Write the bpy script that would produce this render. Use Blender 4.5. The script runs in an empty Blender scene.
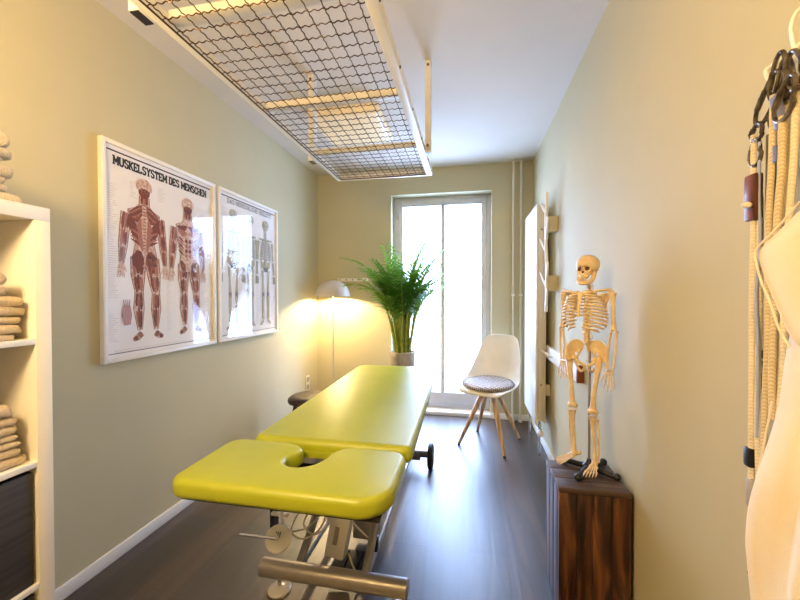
import bpy, bmesh, math, random
from mathutils import Vector, Matrix
random.seed(11)
SC = bpy.context.scene
COL = SC.collection
PI = math.pi

# ------------------------------------------------------------------ materials
def srgb(r, g, b):
    f = lambda c: (c/255/12.92) if c/255 <= 0.04045 else ((c/255+0.055)/1.055)**2.4
    return (f(r), f(g), f(b), 1)

def mat(name, col, rough=0.5, metal=0.0, noise=None, scale=20, bump=0.0, bscale=80, spec=0.5, coat=0.0, trans=0.0, emit=None, es=0, stretch=(1,1,1), sheen=0):
    m = bpy.data.materials.new(name); m.use_nodes = True
    nt = m.node_tree; N = nt.nodes; L = nt.links
    b = N['Principled BSDF']
    b.inputs['Roughness'].default_value = rough
    b.inputs['Metallic'].default_value = metal
    b.inputs['Specular IOR Level'].default_value = spec
    b.inputs['Coat Weight'].default_value = coat
    b.inputs['Coat Roughness'].default_value = 0.1
    b.inputs['Sheen Weight'].default_value = sheen
    b.inputs['Transmission Weight'].default_value = trans
    tc = N.new('ShaderNodeTexCoord'); mp = N.new('ShaderNodeMapping')
    mp.inputs['Scale'].default_value = stretch
    L.new(tc.outputs['Object'], mp.inputs['Vector'])
    n = N.new('ShaderNodeTexNoise'); n.inputs['Scale'].default_value = scale; n.inputs['Detail'].default_value = 4
    L.new(mp.outputs[0], n.inputs['Vector'])
    cr = N.new('ShaderNodeValToRGB')
    c2 = noise if noise else tuple(c*0.93 for c in col[:3])+(1,)
    cr.color_ramp.elements[0].position = 0.35; cr.color_ramp.elements[1].position = 0.65
    cr.color_ramp.elements[0].color = c2; cr.color_ramp.elements[1].color = col
    L.new(n.outputs['Fac'], cr.inputs['Fac']); L.new(cr.outputs['Color'], b.inputs['Base Color'])
    if bump:
        n2 = N.new('ShaderNodeTexNoise'); n2.inputs['Scale'].default_value = bscale; n2.inputs['Detail'].default_value = 3
        L.new(mp.outputs[0], n2.inputs['Vector'])
        bp = N.new('ShaderNodeBump'); bp.inputs['Strength'].default_value = bump; bp.inputs['Distance'].default_value = 0.01
        L.new(n2.outputs['Fac'], bp.inputs['Height']); L.new(bp.outputs[0], b.inputs['Normal'])
    if emit:
        b.inputs['Emission Color'].default_value = emit; b.inputs['Emission Strength'].default_value = es
    return m

def planks(name, c1, c2, c3, w, l, rough, rot=0, along='Y', bump=0.15, spec=0.5, gap=0.004, grain=(60, 2.2, 60)):
    m = bpy.data.materials.new(name); m.use_nodes = True
    nt = m.node_tree; N = nt.nodes; L = nt.links; b = N['Principled BSDF']
    tc = N.new('ShaderNodeTexCoord'); mp = N.new('ShaderNodeMapping')
    L.new(tc.outputs['Object'], mp.inputs['Vector']); mp.inputs['Rotation'].default_value = (0, 0, 0)
    if along == 'Y': mp.inputs['Rotation'].default_value = (0, 0, PI/2)
    if along == 'Z': mp.inputs['Rotation'].default_value = (0, PI/2, PI/4)
    br = N.new('ShaderNodeTexBrick'); br.inputs['Scale'].default_value = 1
    br.inputs['Brick Width'].default_value = l; br.inputs['Row Height'].default_value = w
    br.inputs['Mortar Size'].default_value = gap; br.inputs['Bias'].default_value = 0
    br.offset = 0.37; br.inputs['Mortar Smooth'].default_value = 0.3
    br.inputs['Color1'].default_value = c1; br.inputs['Color2'].default_value = c2; br.inputs['Mortar'].default_value = tuple(c*0.35 for c in c2[:3])+(1,)
    L.new(mp.outputs[0], br.inputs['Vector'])
    mp2 = N.new('ShaderNodeMapping'); L.new(tc.outputs['Object'], mp2.inputs['Vector'])
    mp2.inputs['Scale'].default_value = grain
    n = N.new('ShaderNodeTexNoise'); n.inputs['Scale'].default_value = 1; n.inputs['Detail'].default_value = 7; n.inputs['Roughness'].default_value = 0.6
    n.inputs['Distortion'].default_value = 0.6
    L.new(mp2.outputs[0], n.inputs['Vector'])
    cr = N.new('ShaderNodeValToRGB'); cr.color_ramp.elements[0].position = 0.4; cr.color_ramp.elements[1].position = 0.68
    cr.color_ramp.elements[0].color = (0, 0, 0, 1); cr.color_ramp.elements[1].color = (1, 1, 1, 1)
    L.new(n.outputs['Fac'], cr.inputs['Fac'])
    mx = N.new('ShaderNodeMixRGB'); mx.blend_type = 'MIX'; mx.inputs['Color2'].default_value = c3
    mm = N.new('ShaderNodeMath'); mm.operation = 'MULTIPLY'; mm.inputs[1].default_value = 0.8
    L.new(cr.outputs['Color'], mm.inputs[0]); L.new(mm.outputs[0], mx.inputs['Fac'])
    L.new(br.outputs['Color'], mx.inputs['Color1']); L.new(mx.outputs[0], b.inputs['Base Color'])
    b.inputs['Roughness'].default_value = rough; b.inputs['Specular IOR Level'].default_value = spec
    if name == 'dark_oak_planks': b.inputs['Coat Weight'].default_value = 0.35; b.inputs['Coat Roughness'].default_value = 0.34
    bp = N.new('ShaderNodeBump'); bp.inputs['Strength'].default_value = bump; bp.inputs['Distance'].default_value = 0.004
    L.new(n.outputs['Fac'], bp.inputs['Height']); L.new(bp.outputs[0], b.inputs['Normal'])
    return m

def glass(name, refl=1.0, ior=1.5, rough=0.0, tint=(1,1,1,1)):
    m = bpy.data.materials.new(name); m.use_nodes = True
    nt = m.node_tree; N = nt.nodes; L = nt.links; N.remove(N['Principled BSDF'])
    o = N['Material Output']; t = N.new('ShaderNodeBsdfTransparent'); g = N.new('ShaderNodeBsdfGlossy')
    t.inputs['Color'].default_value = tint
    g.inputs['Roughness'].default_value = rough
    f = N.new('ShaderNodeFresnel'); f.inputs['IOR'].default_value = ior
    mm = N.new('ShaderNodeMath'); mm.operation = 'MULTIPLY'; mm.inputs[1].default_value = refl; mm.use_clamp = True
    mx = N.new('ShaderNodeMixShader')
    ge = N.new('ShaderNodeNewGeometry'); iv = N.new('ShaderNodeMath'); iv.operation = 'SUBTRACT'; iv.inputs[0].default_value = 1.0
    L.new(ge.outputs['Backfacing'], iv.inputs[1]); m2 = N.new('ShaderNodeMath'); m2.operation = 'MULTIPLY'
    L.new(f.outputs[0], m2.inputs[0]); L.new(iv.outputs[0], m2.inputs[1])
    L.new(m2.outputs[0], mm.inputs[0]); L.new(mm.outputs[0], mx.inputs[0]); L.new(t.outputs[0], mx.inputs[1]); L.new(g.outputs[0], mx.inputs[2])
    L.new(mx.outputs[0], o.inputs['Surface'])
    return m

def banded(name, c1, c2, scale, axis='Z', rough=0.6, dist=2.0, bump=0.0, profile='SIN'):
    m = bpy.data.materials.new(name); m.use_nodes = True
    nt = m.node_tree; N = nt.nodes; L = nt.links; b = N['Principled BSDF']
    tc = N.new('ShaderNodeTexCoord'); w = N.new('ShaderNodeTexWave'); w.bands_direction = axis; w.wave_profile = profile
    w.inputs['Scale'].default_value = scale; w.inputs['Distortion'].default_value = dist; w.inputs['Detail'].default_value = 2
    L.new(tc.outputs['Object'], w.inputs['Vector'])
    mx = N.new('ShaderNodeMixRGB'); mx.inputs[1].default_value = c1; mx.inputs[2].default_value = c2
    L.new(w.outputs['Fac'], mx.inputs[0]); L.new(mx.outputs[0], b.inputs['Base Color']); b.inputs['Roughness'].default_value = rough
    if bump:
        bp = N.new('ShaderNodeBump'); bp.inputs['Strength'].default_value = bump; bp.inputs['Distance'].default_value = 0.003
        L.new(w.outputs['Fac'], bp.inputs['Height']); L.new(bp.outputs[0], b.inputs['Normal'])
    return m

M = {}
M['wall'] = mat('sage_wall_paint', srgb(192,184,152), 0.7, noise=srgb(190,182,150), scale=6, bump=0.04, bscale=240, spec=0.3)
M['ceil'] = mat('ceiling_paint', srgb(212,206,198), 0.85, noise=srgb(210,204,196), scale=5, bump=0.08, bscale=220, spec=0.2)
M['white'] = mat('white_lacquer', srgb(238,234,226), 0.35, scale=8, noise=srgb(233,229,221))
M['trim'] = mat('white_trim_paint', srgb(232,230,224), 0.4, scale=8)
M['frame_door'] = mat('door_frame_paint', srgb(208,208,214), 0.4, scale=8)
M['radiator'] = mat('radiator_enamel', srgb(236,232,222), 0.3, scale=6)
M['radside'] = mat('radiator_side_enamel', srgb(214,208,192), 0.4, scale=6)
M['floor'] = planks('dark_oak_planks', srgb(38,27,19), srgb(78,56,40), srgb(10,7,5), 0.19, 1.25, 0.42, along='Y', bump=0.4, spec=1.0, gap=0.003, grain=(22, 1.5, 22))
M['lime'] = mat('lime_vinyl', srgb(170,178,34), 0.40, noise=srgb(165,173,31), scale=5, bump=0.06, bscale=420, spec=0.7)
M['board'] = mat('black_underside_board', srgb(38,34,30), 0.6)
M['steel'] = mat('silver_powder_coat', srgb(150,142,134), 0.34, 0.5, scale=30)
M['chrome'] = mat('chrome', srgb(205,205,205), 0.12, 1.0, scale=10)
M['darkmetal'] = mat('dark_steel_wire', srgb(84,62,40), 0.4, 0.8, scale=30)
M['carab'] = mat('worn_steel', srgb(150,138,120), 0.26, 0.9, scale=40, noise=srgb(80,70,58))
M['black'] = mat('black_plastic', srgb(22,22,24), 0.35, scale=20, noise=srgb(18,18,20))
M['rubber'] = mat('black_rubber', srgb(26,26,30), 0.6, scale=20)
M['plastic'] = mat('off_white_plastic', srgb(222,218,206), 0.4, scale=10)
M['greyplastic'] = mat('grey_plastic', srgb(165,155,145), 0.45, scale=10)
M['cable'] = mat('pale_cable', srgb(205,198,182), 0.5, scale=10)
M['chairshell'] = mat('cream_shell', srgb(240,234,222), 0.35, scale=6)
M['oak'] = banded('oak_leg_wood', srgb(206,172,134), srgb(176,138,100), 8, 'X', 0.45, 3)
M['knit'] = banded('grey_knit_wool', srgb(222,214,210), srgb(120,108,104), 16, 'DIAGONAL', 0.95, 3, 0.8)
M['knitedge'] = banded('dark_knit_edging', srgb(84,72,68), srgb(186,176,168), 22, 'X', 0.95, 1, 0.8)
M['crate_old'] = planks('dark_acacia_boards', srgb(70,44,30), srgb(44,27,20), srgb(24,15,12), 0.062, 3.0, 0.42, along='Z', bump=0.2, gap=0.003, grain=(30, 30, 3.5))
M['cratetop'] = planks('dark_acacia_top', srgb(104,84,74), srgb(78,60,52), srgb(48,36,32), 0.085, 3.0, 0.40, along='X', bump=0.2, gap=0.0025, grain=(5, 60, 60))
def grain(name, cols, rough, stretch):
    m = bpy.data.materials.new(name); m.use_nodes = True
    nt = m.node_tree; N = nt.nodes; L = nt.links; b = N['Principled BSDF']
    tc = N.new('ShaderNodeTexCoord'); mp = N.new('ShaderNodeMapping'); mp.inputs['Scale'].default_value = stretch
    L.new(tc.outputs['Object'], mp.inputs['Vector'])
    n = N.new('ShaderNodeTexNoise'); n.inputs['Scale'].default_value = 1; n.inputs['Detail'].default_value = 6; n.inputs['Distortion'].default_value = 0.8
    L.new(mp.outputs[0], n.inputs['Vector']); cr = N.new('ShaderNodeValToRGB'); e = cr.color_ramp.elements
    e[0].position = 0.34; e[1].position = 0.72; e[0].color = cols[0]; e[1].color = cols[2]; k = e.new(0.5); k.color = cols[1]
    L.new(n.outputs['Fac'], cr.inputs['Fac']); L.new(cr.outputs[0], b.inputs['Base Color']); b.inputs['Roughness'].default_value = rough
    bp = N.new('ShaderNodeBump'); bp.inputs['Strength'].default_value = 0.25; bp.inputs['Distance'].default_value = 0.003
    L.new(n.outputs['Fac'], bp.inputs['Height']); L.new(bp.outputs[0], b.inputs['Normal'])
    return m
M['crate'] = grain('dark_acacia_boards', (srgb(26,14,10), srgb(66,38,22), srgb(132,84,44)), 0.35, (26, 26, 3.2))
M['bone'] = mat('model_bone', srgb(234,212,172), 0.42, noise=srgb(220,190,144), scale=34, bump=0.3, bscale=120)
M['boneshade'] = mat('model_socket_shade', srgb(96,58,34), 0.7, scale=40)  # dark brown stands for the shade in the skull's hollows
M['cartilage'] = mat('rib_cartilage', srgb(232,206,160), 0.5, scale=40)
M['towel'] = mat('beige_terry', srgb(222,202,170), 0.95, noise=srgb(208,188,156), scale=90, bump=0.9, bscale=320, sheen=0.3)
M['towel2'] = mat('cream_terry', srgb(222,208,180), 0.95, noise=srgb(206,188,156), scale=90, bump=0.9, bscale=320, sheen=0.3)
M['coat'] = mat('cream_cotton', srgb(236,222,198), 0.9, noise=srgb(228,212,186), scale=8, bump=0.15, bscale=500, sheen=0.2)
M['coatin'] = mat('cream_cotton_lapel', srgb(228,212,182), 0.9, noise=srgb(220,202,172), scale=8, sheen=0.2)
M['rope'] = banded('braided_cream_rope', srgb(230,218,194), srgb(214,200,172), 95, 'DIAGONAL', 0.85, 2, 0.3)
M['ropegold'] = banded('braided_tan_rope', srgb(218,200,164), srgb(194,174,136), 95, 'DIAGONAL', 0.85, 2, 0.3)
M['bluecord'] = mat('pale_blue_cord', srgb(160,168,196), 0.7, scale=60)
M['blueplastic'] = mat('blue_grey_plastic', srgb(118,122,160), 0.4, scale=60)
M['webbing'] = banded('olive_spring', srgb(132,122,98), srgb(84,76,58), 120, 'Z', 0.4, 0.5, 0.8)
M['toggle'] = banded('brown_toggle_wood', srgb(124,66,30), srgb(84,42,20), 9, 'Y', 0.35, 3)
M['darkwood'] = banded('dark_stool_wood', srgb(62,38,24), srgb(30,18,12), 10, 'Y', 0.4, 5)
M['greywood'] = planks('grey_brown_box_boards', srgb(60,55,52), srgb(48,44,42), srgb(30,27,26), 0.11, 5.0, 0.6, along='Y', bump=0.3, grain=(60, 2.5, 60))
M['pot'] = mat('grey_clay_pot', srgb(176,164,150), 0.75, noise=srgb(150,140,130), scale=12, bump=0.3, bscale=90)
M['soil'] = mat('potting_soil', srgb(60,44,30), 0.95, noise=srgb(34,24,16), scale=60, bump=0.9, bscale=120)
M['leaf'] = mat('palm_leaf', srgb(62,118,52), 0.4, noise=srgb(32,80,36), scale=9)
M['leaf2'] = mat('palm_leaf_light', srgb(112,166,60), 0.42, noise=srgb(70,130,48), scale=9)
M['cane'] = mat('palm_cane', srgb(150,160,60), 0.45, noise=srgb(110,126,44), scale=20)
for k in ('leaf', 'leaf2'):
    nt = M[k].node_tree; b = nt.nodes['Principled BSDF']; o = nt.nodes['Material Output']
    tr = nt.nodes.new('ShaderNodeBsdfTranslucent'); mx = nt.nodes.new('ShaderNodeMixShader'); mx.inputs[0].default_value = 0.38
    tr.inputs['Color'].default_value = srgb(150, 205, 60)
    nt.links.new(b.outputs[0], mx.inputs[1]); nt.links.new(tr.outputs[0], mx.inputs[2]); nt.links.new(mx.outputs[0], o.inputs['Surface'])
M['shade'] = mat('lamp_shade_enamel', srgb(205,196,184), 0.4, scale=6)
M['opal'] = mat('opal_lamp_glass', srgb(235,215,180), 0.3, scale=6, emit=(1.0, 0.74, 0.42, 1), es=0.16)
M['opal_near'] = mat('opal_lamp_glass_bright', srgb(245,235,214), 0.3, scale=6, emit=(1.0, 0.69, 0.32, 1), es=76)
M['bulb'] = mat('lit_bulb', srgb(255,240,210), 0.3, scale=6, emit=(1.0, 0.80, 0.52, 1), es=30)
M['glass'] = glass('clear_door_glass', 1.0, 1.45)
M['picglass'] = glass('picture_glass', 0.85, 1.50)
M['clearplastic'] = mat('clear_levelling_plastic', srgb(205,200,196), 0.25, scale=20, trans=0.25)
M['paper'] = mat('poster_paper', srgb(240,234,232), 0.7, noise=srgb(237,230,226), scale=6)
M['ink'] = mat('poster_ink', srgb(34,30,30), 0.7, scale=30)
M['inkgrey'] = mat('poster_fine_print', srgb(208,196,194), 0.7, scale=60)
M['muscle'] = banded('printed_muscle', srgb(146,66,46), srgb(78,26,18), 40, 'Y', 0.7, 6)
M['muscle2'] = banded('printed_muscle_light', srgb(194,136,110), srgb(130,56,40), 44, 'Y', 0.7, 6)
M['muscle3'] = mat('printed_muscle_brown', srgb(150,84,46), 0.7, noise=srgb(84,38,24), scale=50)
M['tendon'] = mat('printed_tendon', srgb(222,196,180), 0.7, noise=srgb(182,134,116), scale=70)
M['printbone'] = mat('printed_bone', srgb(198,186,160), 0.7, noise=srgb(176,166,142), scale=60)
M['printline'] = mat('printed_bone_shadow', srgb(150,144,138), 0.7, noise=srgb(112,106,100), scale=60)
M['outside'] = mat('pale_balcony_concrete', srgb(225,225,225), 0.9, scale=4)

# ------------------------------------------------------------------ mesh tools
class MB:
    def __init__(s): s.v = []; s.f = []; s.sm = []
    def add(s, vs, fs, smooth=True):
        n = len(s.v); s.v += [Vector(v) for v in vs]; s.f += [tuple(i+n for i in f) for f in fs]; s.sm += [smooth]*len(fs); return s
    def box(s, x0, x1, y0, y1, z0, z1, bev=0.0, seg=2, rot=None, piv=None):
        bm = bmesh.new(); bmesh.ops.create_cube(bm, size=1)
        sx, sy, sz = abs(x1-x0), abs(y1-y0), abs(z1-z0); c = Vector(((x0+x1)/2, (y0+y1)/2, (z0+z1)/2))
        for v in bm.verts: v.co = Vector((v.co.x*sx, v.co.y*sy, v.co.z*sz))
        if bev: bmesh.ops.bevel(bm, geom=list(bm.edges), offset=min(bev, 0.48*min(sx, sy, sz)), segments=seg, affect='EDGES', profile=0.5)
        bm.verts.ensure_lookup_table()
        vs = [v.co.copy() for v in bm.verts]
        if rot is not None:
            p = Vector(piv)-c if piv is not None else Vector()
            vs = [rot @ (v-p)+p for v in vs]
        s.add([v+c for v in vs], [tuple(v.index for v in f.verts) for f in bm.faces], True); bm.free(); return s
    def tube(s, pts, r, n=8, cap=True, flat=1.0, closed=False):
        pts = [Vector(p) for p in pts]; K = len(pts)
        rs = r if isinstance(r, (list, tuple)) else [r]*K
        up = None; rings = []
        for i in range(K):
            if closed: t = pts[(i+1) % K]-pts[i-1]
            else: t = pts[min(i+1, K-1)]-pts[max(i-1, 0)]
            if t.length < 1e-9: t = Vector((0, 0, 1))
            t.normalize()
            if up is None:
                up = Vector((0, 0, 1)) if abs(t.z) < 0.9 else Vector((1, 0, 0))
            up = up-t*up.dot(t)
            if up.length < 1e-6: up = t.orthogonal()
            up.normalize(); w = t.cross(up)
            rings.append([pts[i]+(up*math.cos(2*PI*k/n)*flat+w*math.sin(2*PI*k/n))*rs[i] for k in range(n)])
        vs = [v for q in rings for v in q]; fs = []
        for i in range(K if closed else K-1):
            j = (i+1) % K
            for k in range(n): fs.append((i*n+k, i*n+(k+1) % n, j*n+(k+1) % n, j*n+k))
        if cap and not closed: fs += [tuple(reversed(range(n))), tuple((K-1)*n+k for k in range(n))]
        return s.add(vs, fs)
    def lathe(s, prof, c=(0, 0, 0), n=32, axis=None, cap=True):
        c = Vector(c); R = Matrix.Identity(3)
        if axis is not None: R = Vector((0, 0, 1)).rotation_difference(Vector(axis)).to_matrix()
        vs = []; fs = []
        for (r, z) in prof:
            for k in range(n): vs.append(c+R @ Vector((r*math.cos(2*PI*k/n), r*math.sin(2*PI*k/n), z)))
        for i in range(len(prof)-1):
            for k in range(n): fs.append((i*n+k, i*n+(k+1) % n, (i+1)*n+(k+1) % n, (i+1)*n+k))
        if cap and prof[0][0] > 1e-5: fs.append(tuple(reversed(range(n))))
        if cap and prof[-1][0] > 1e-5: fs.append(tuple((len(prof)-1)*n+k for k in range(n)))
        return s.add(vs, fs)
    def cyl(s, c, r, h, axis=(0, 0, 1), n=24, bev=0.0):
        b = min(bev, r*0.5, h*0.45)
        p = [(r-b, -h/2), (r, -h/2+b), (r, h/2-b), (r-b, h/2)] if b else [(r, -h/2), (r, h/2)]
        return s.lathe(p, c, n, axis)
    def ell(s, c, r, n=14, m=10, rot=None, fn=None):
        c = Vector(c); vs = []; fs = []
        for i in range(m+1):
            th = PI*i/m
            for k in range(n):
                ph = 2*PI*k/n; d = Vector((math.sin(th)*math.cos(ph), math.sin(th)*math.sin(ph), math.cos(th)))
                q = Vector((d.x*r[0], d.y*r[1], d.z*r[2])) if fn is None else d*fn(d)
                if rot is not None: q = rot @ q
                vs.append(c+q)
        for i in range(m):
            for k in range(n): fs.append((i*n+k, (i+1)*n+k, (i+1)*n+(k+1) % n, i*n+(k+1) % n))
        return s.add(vs, fs)
    def grid(s, rows, closed=False, smooth=True):
        n = len(rows[0]); vs = [v for r in rows for v in r]; fs = []
        for i in range(len(rows)-1):
            for k in range(n if closed else n-1): fs.append((i*n+k, i*n+(k+1) % n, (i+1)*n+(k+1) % n, (i+1)*n+k))
        return s.add(vs, fs, smooth)
    def ribbon_yz(s, pts, x):      # flat printed shape: pts = (y, z, half width)
        L_ = []; R_ = []
        K = len(pts)
        for i in range(K):
            a = pts[max(i-1, 0)]; b = pts[min(i+1, K-1)]
            dy, dz = b[0]-a[0], b[1]-a[1]; q = math.hypot(dy, dz) or 1; ny, nz = -dz/q, dy/q
            w = pts[i][2]
            L_.append((x, pts[i][0]+ny*w, pts[i][1]+nz*w)); R_.append((x, pts[i][0]-ny*w, pts[i][1]-nz*w))
        n = K; fs = [(i, i+1, n+i+1, n+i) for i in range(K-1)]
        return s.add(L_+R_, fs, False)
    def prism(s, outline, z0, z1, bev, seg=4, zf=None):
        bm = bmesh.new(); vs = [bm.verts.new((p[0], p[1], z0)) for p in outline]; f = bm.faces.new(vs)
        if f.normal.z > 0: f.normal_flip()
        bm.faces.ensure_lookup_table()
        r = bmesh.ops.extrude_face_region(bm, geom=[bm.faces[0]])
        for v in [g for g in r['geom'] if isinstance(g, bmesh.types.BMVert)]: v.co.z = z1
        bm.normal_update()
        ed = [e for e in bm.edges if abs(e.verts[0].co.z-e.verts[1].co.z) < 1e-6]
        bmesh.ops.bevel(bm, geom=ed, offset=bev, segments=seg, affect='EDGES', profile=0.5)
        big = [q for q in bm.faces if len(q.verts) > 8]
        bmesh.ops.triangulate(bm, faces=big)
        bm.verts.ensure_lookup_table(); bm.verts.index_update()
        v2 = []
        for v in bm.verts:
            c = v.co.copy()
            if zf: c.z += zf(c.x, c.y)
            v2.append(c)
        s.add(v2, [tuple(v.index for v in q.verts) for q in bm.faces]); bm.free(); return s
    def build(s, name, m, parent=None, origin=None, angle=35, fix=True):
        if origin is None: origin = Vector(parent['_o']) if parent is not None and '_o' in parent else Vector()
        origin = Vector(origin)
        me = bpy.data.meshes.new(name)
        po = Vector(parent['_o']) if parent is not None and '_o' in parent else Vector()
        me.from_pydata([v-origin for v in s.v], [], s.f); me.update()
        if fix:
            bm = bmesh.new(); bm.from_mesh(me); bmesh.ops.recalc_face_normals(bm, faces=bm.faces); bm.to_mesh(me); bm.free()
        me.polygons.foreach_set('use_smooth', s.sm); me.set_sharp_from_angle(angle=math.radians(angle))
        me.materials.append(m)
        o = bpy.data.objects.new(name, me); COL.objects.link(o); o.location = origin-po
        o['_o'] = tuple(origin)
        if parent is not None: o.parent = parent
        return o

def tag(o, label=None, cat=None, group=None, kind=None):
    if label: o['label'] = label
    if cat: o['category'] = cat
    if group: o['group'] = group
    if kind: o['kind'] = kind
    return o
def thing(name, loc, label, cat, group=None, rz=0):
    o = bpy.data.objects.new(name, None); COL.objects.link(o); o.location = loc; o.rotation_euler = (0, 0, rz)
    o.empty_display_size = 0.1; o['_o'] = tuple(loc); return tag(o, label, cat, group)
def struct(name, mb, m, parent=None, **k):
    o = mb.build(name, m, parent, **k)
    if parent is None: o['kind'] = 'structure'
    return o
def catmull(pts, n=6, closed=False):
    pts = [Vector(p) for p in pts]; out = []; K = len(pts)
    rng = range(K) if closed else range(K-1)
    for i in rng:
        if closed: p0, p1, p2, p3 = pts[i-1], pts[i], pts[(i+1) % K], pts[(i+2) % K]
        else: p0, p1, p2, p3 = pts[max(i-1, 0)], pts[i], pts[i+1], pts[min(i+2, K-1)]
        for j in range(n):
            t = j/n
            out.append(0.5*((2*p1)+(p2-p0)*t+(2*p0-5*p1+4*p2-p3)*t*t+(3*p1-p0-3*p2+p3)*t**3))
    if not closed: out.append(pts[-1])
    return out

# ------------------------------------------------------------------ room shell
XL, XR, YB, YF, H = -1.60, 0.597, 3.63, -1.7, 2.5
struct('floor', MB().box(XL-0.1, XR+0.1, YF-0.1, YB, -0.1, 0), M['floor'])
struct('ceiling', MB().box(XL-0.1, XR+0.1, YF-0.1, YB+0.2, H, H+0.1), M['ceil'])
struct('wall_left', MB().box(XL-0.1, XL, YF-0.1, YB+0.2, 0, H), M['wall'])
struct('wall_right', MB().box(XR, XR+0.1, YF-0.1, YB+0.2, 0, H), M['wall'])
struct('wall_front', MB().box(XL, XR, YF-0.1, YF, 0, H), M['wall'])
DX0, DX1, DZ = -0.793, 0.214, 2.243
wb = MB(); wb.box(XL, DX0, YB, YB+0.2, 0, H); wb.box(DX1, XR, YB, YB+0.2, 0, H); wb.box(DX0, DX1, YB, YB+0.2, DZ, H)
struct('wall_back', wb, M['wall'])
struct('baseboard_left', MB().box(XL, XL+0.014, YF, YB, 0, 0.058, 0.004), M['trim'])
struct('baseboard_right', MB().box(XR-0.014, XR, YF, YB, 0, 0.058, 0.004), M['trim'])
bb = MB(); bb.box(XL+0.014, DX0, YB-0.014, YB, 0, 0.058, 0.004); bb.box(DX1, XR-0.014, YB-0.014, YB, 0, 0.058, 0.004)
struct('baseboard_back', bb, M['trim'])
struct('trim_1', MB().box(DX0, DX1, YB-0.008, YB+0.2, 0, 0.038, 0.004), M['trim'])   # threshold

# glazed door to the balcony
d = bpy.data.objects.new('door_1', None); COL.objects.link(d); d.location = (DX0, YB+0.17, 0.04); d['_o'] = (DX0, YB+0.17, 0.04); d['kind'] = 'structure'
d['label'] = 'glazed balcony door with two tall panes and grey white frame'
y0, y1 = YB+0.13, YB+0.19
f = MB()
f.box(DX0, DX0+0.055, y0, y1, 0.038, DZ, 0.004); f.box(DX1-0.055, DX1, y0, y1, 0.038, DZ, 0.004)
f.box(DX0+0.055, DX1-0.055, y0, y1, DZ-0.045, DZ, 0.004); f.box(DX0+0.055, DX1-0.055, y0, y1, 0.038, 0.075, 0.004)
f.build('frame', M['frame_door'], d)
l = MB(); a0, a1 = DX0+0.05, DX1-0.05; ys, ye = YB+0.115, YB+0.165
l.box(a0, -0.693, ys, ye, 0.078, 2.21, 0.006); l.box(0.120, a1, ys, ye, 0.078, 2.21, 0.006)
l.box(-0.693, 0.120, ys, ye, 2.145, 2.21, 0.006); l.box(-0.693, 0.120, ys, ye, 0.078, 0.204, 0.006)
l.box(-0.291, -0.249, ys, ye, 0.204, 2.145, 0.006)
l.build('door_leaf', M['frame_door'], d)
for (p, q) in ((-0.693, -0.291), (-0.249, 0.120)):
    MB().box(p, q, YB+0.138, YB+0.142, 0.204, 2.145).build('glass_pane', M['glass'], d)
hd = MB(); hd.box(0.135, 0.155, ys-0.008, ys, 1.0, 1.12, 0.003); hd.tube([(0.145, ys, 1.08), (0.145, ys-0.045, 1.08), (0.135, ys-0.05, 1.08), (0.05, ys-0.05, 1.08)], 0.008)
for z in (0.35, 1.2, 2.05): MB().cyl((-0.745, ys-0.004, z), 0.008, 0.08, n=12).build('hinge', M['chrome'], d)
struct('trim_2', MB().box(-3.0, 2.5, YB+0.2, 5.4, -0.12, -0.02), M['outside'])       # balcony slab

# ------------------------------------------------------------------ posters
GLY = {
 'M': ([(0,0,0,1),(0,1,.42,.3),(.42,.3,.84,1),(.84,0,.84,1)], [(0,0),(.84,0),(-.04,1),(.88,1)], .84),
 'U': ([(0,1,0,.25),(0,.25,.2,0),(.2,0,.5,0),(.5,0,.7,.25),(.7,.25,.7,1)], [(0,1),(.7,1)], .7),
 'S': ([(.6,.85,.45,1),(.45,1,.15,1),(.15,1,0,.85),(0,.85,0,.65),(0,.65,.6,.38),(.6,.38,.6,.15),(.6,.15,.45,0),(.45,0,.15,0),(.15,0,0,.15)], [], .6),
 'K': ([(0,0,0,1),(0,.42,.6,1),(.2,.6,.66,0)], [(0,0),(0,1),(.62,1),(.66,0)], .66),
 'E': ([(0,0,0,1),(0,0,.58,0),(0,.5,.45,.5),(0,1,.58,1),(.58,0,.58,.18),(.58,1,.58,.82)], [(0,0),(0,1)], .6),
 'L': ([(0,0,0,1),(0,0,.56,0),(.56,0,.56,.2)], [(0,0),(0,1)], .58),
 'Y': ([(0,1,.34,.5),(.68,1,.34,.5),(.34,.5,.34,0)], [(0,1),(.68,1),(.34,0)], .68),
 'T': ([(0,1,.68,1),(.34,1,.34,0),(0,1,0,.8),(.68,1,.68,.8)], [(.34,0)], .68),
 'D': ([(0,0,0,1),(0,1,.4,1),(.4,1,.62,.75),(.62,.75,.62,.25),(.62,.25,.4,0),(.4,0,0,0)], [(0,0),(0,1)], .62),
 'N': ([(0,0,0,1),(0,1,.66,0),(.66,0,.66,1)], [(0,0),(0,1),(.66,1)], .66),
 'C': ([(.6,.8,.45,1),(.45,1,.18,1),(.18,1,0,.78),(0,.78,0,.22),(0,.22,.18,0),(.18,0,.45,0),(.45,0,.6,.2)], [], .6),
 'H': ([(0,0,0,1),(0,.5,.66,.5),(.66,0,.66,1)], [(0,0),(0,1),(.66,0),(.66,1)], .66),
 'A': ([(0,0,.36,1),(.36,1,.72,0),(.15,.35,.57,.35)], [(0,0),(.72,0)], .72),
 'I': ([(.1,0,.1,1)], [(.1,0),(.1,1)], .2),
}
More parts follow.
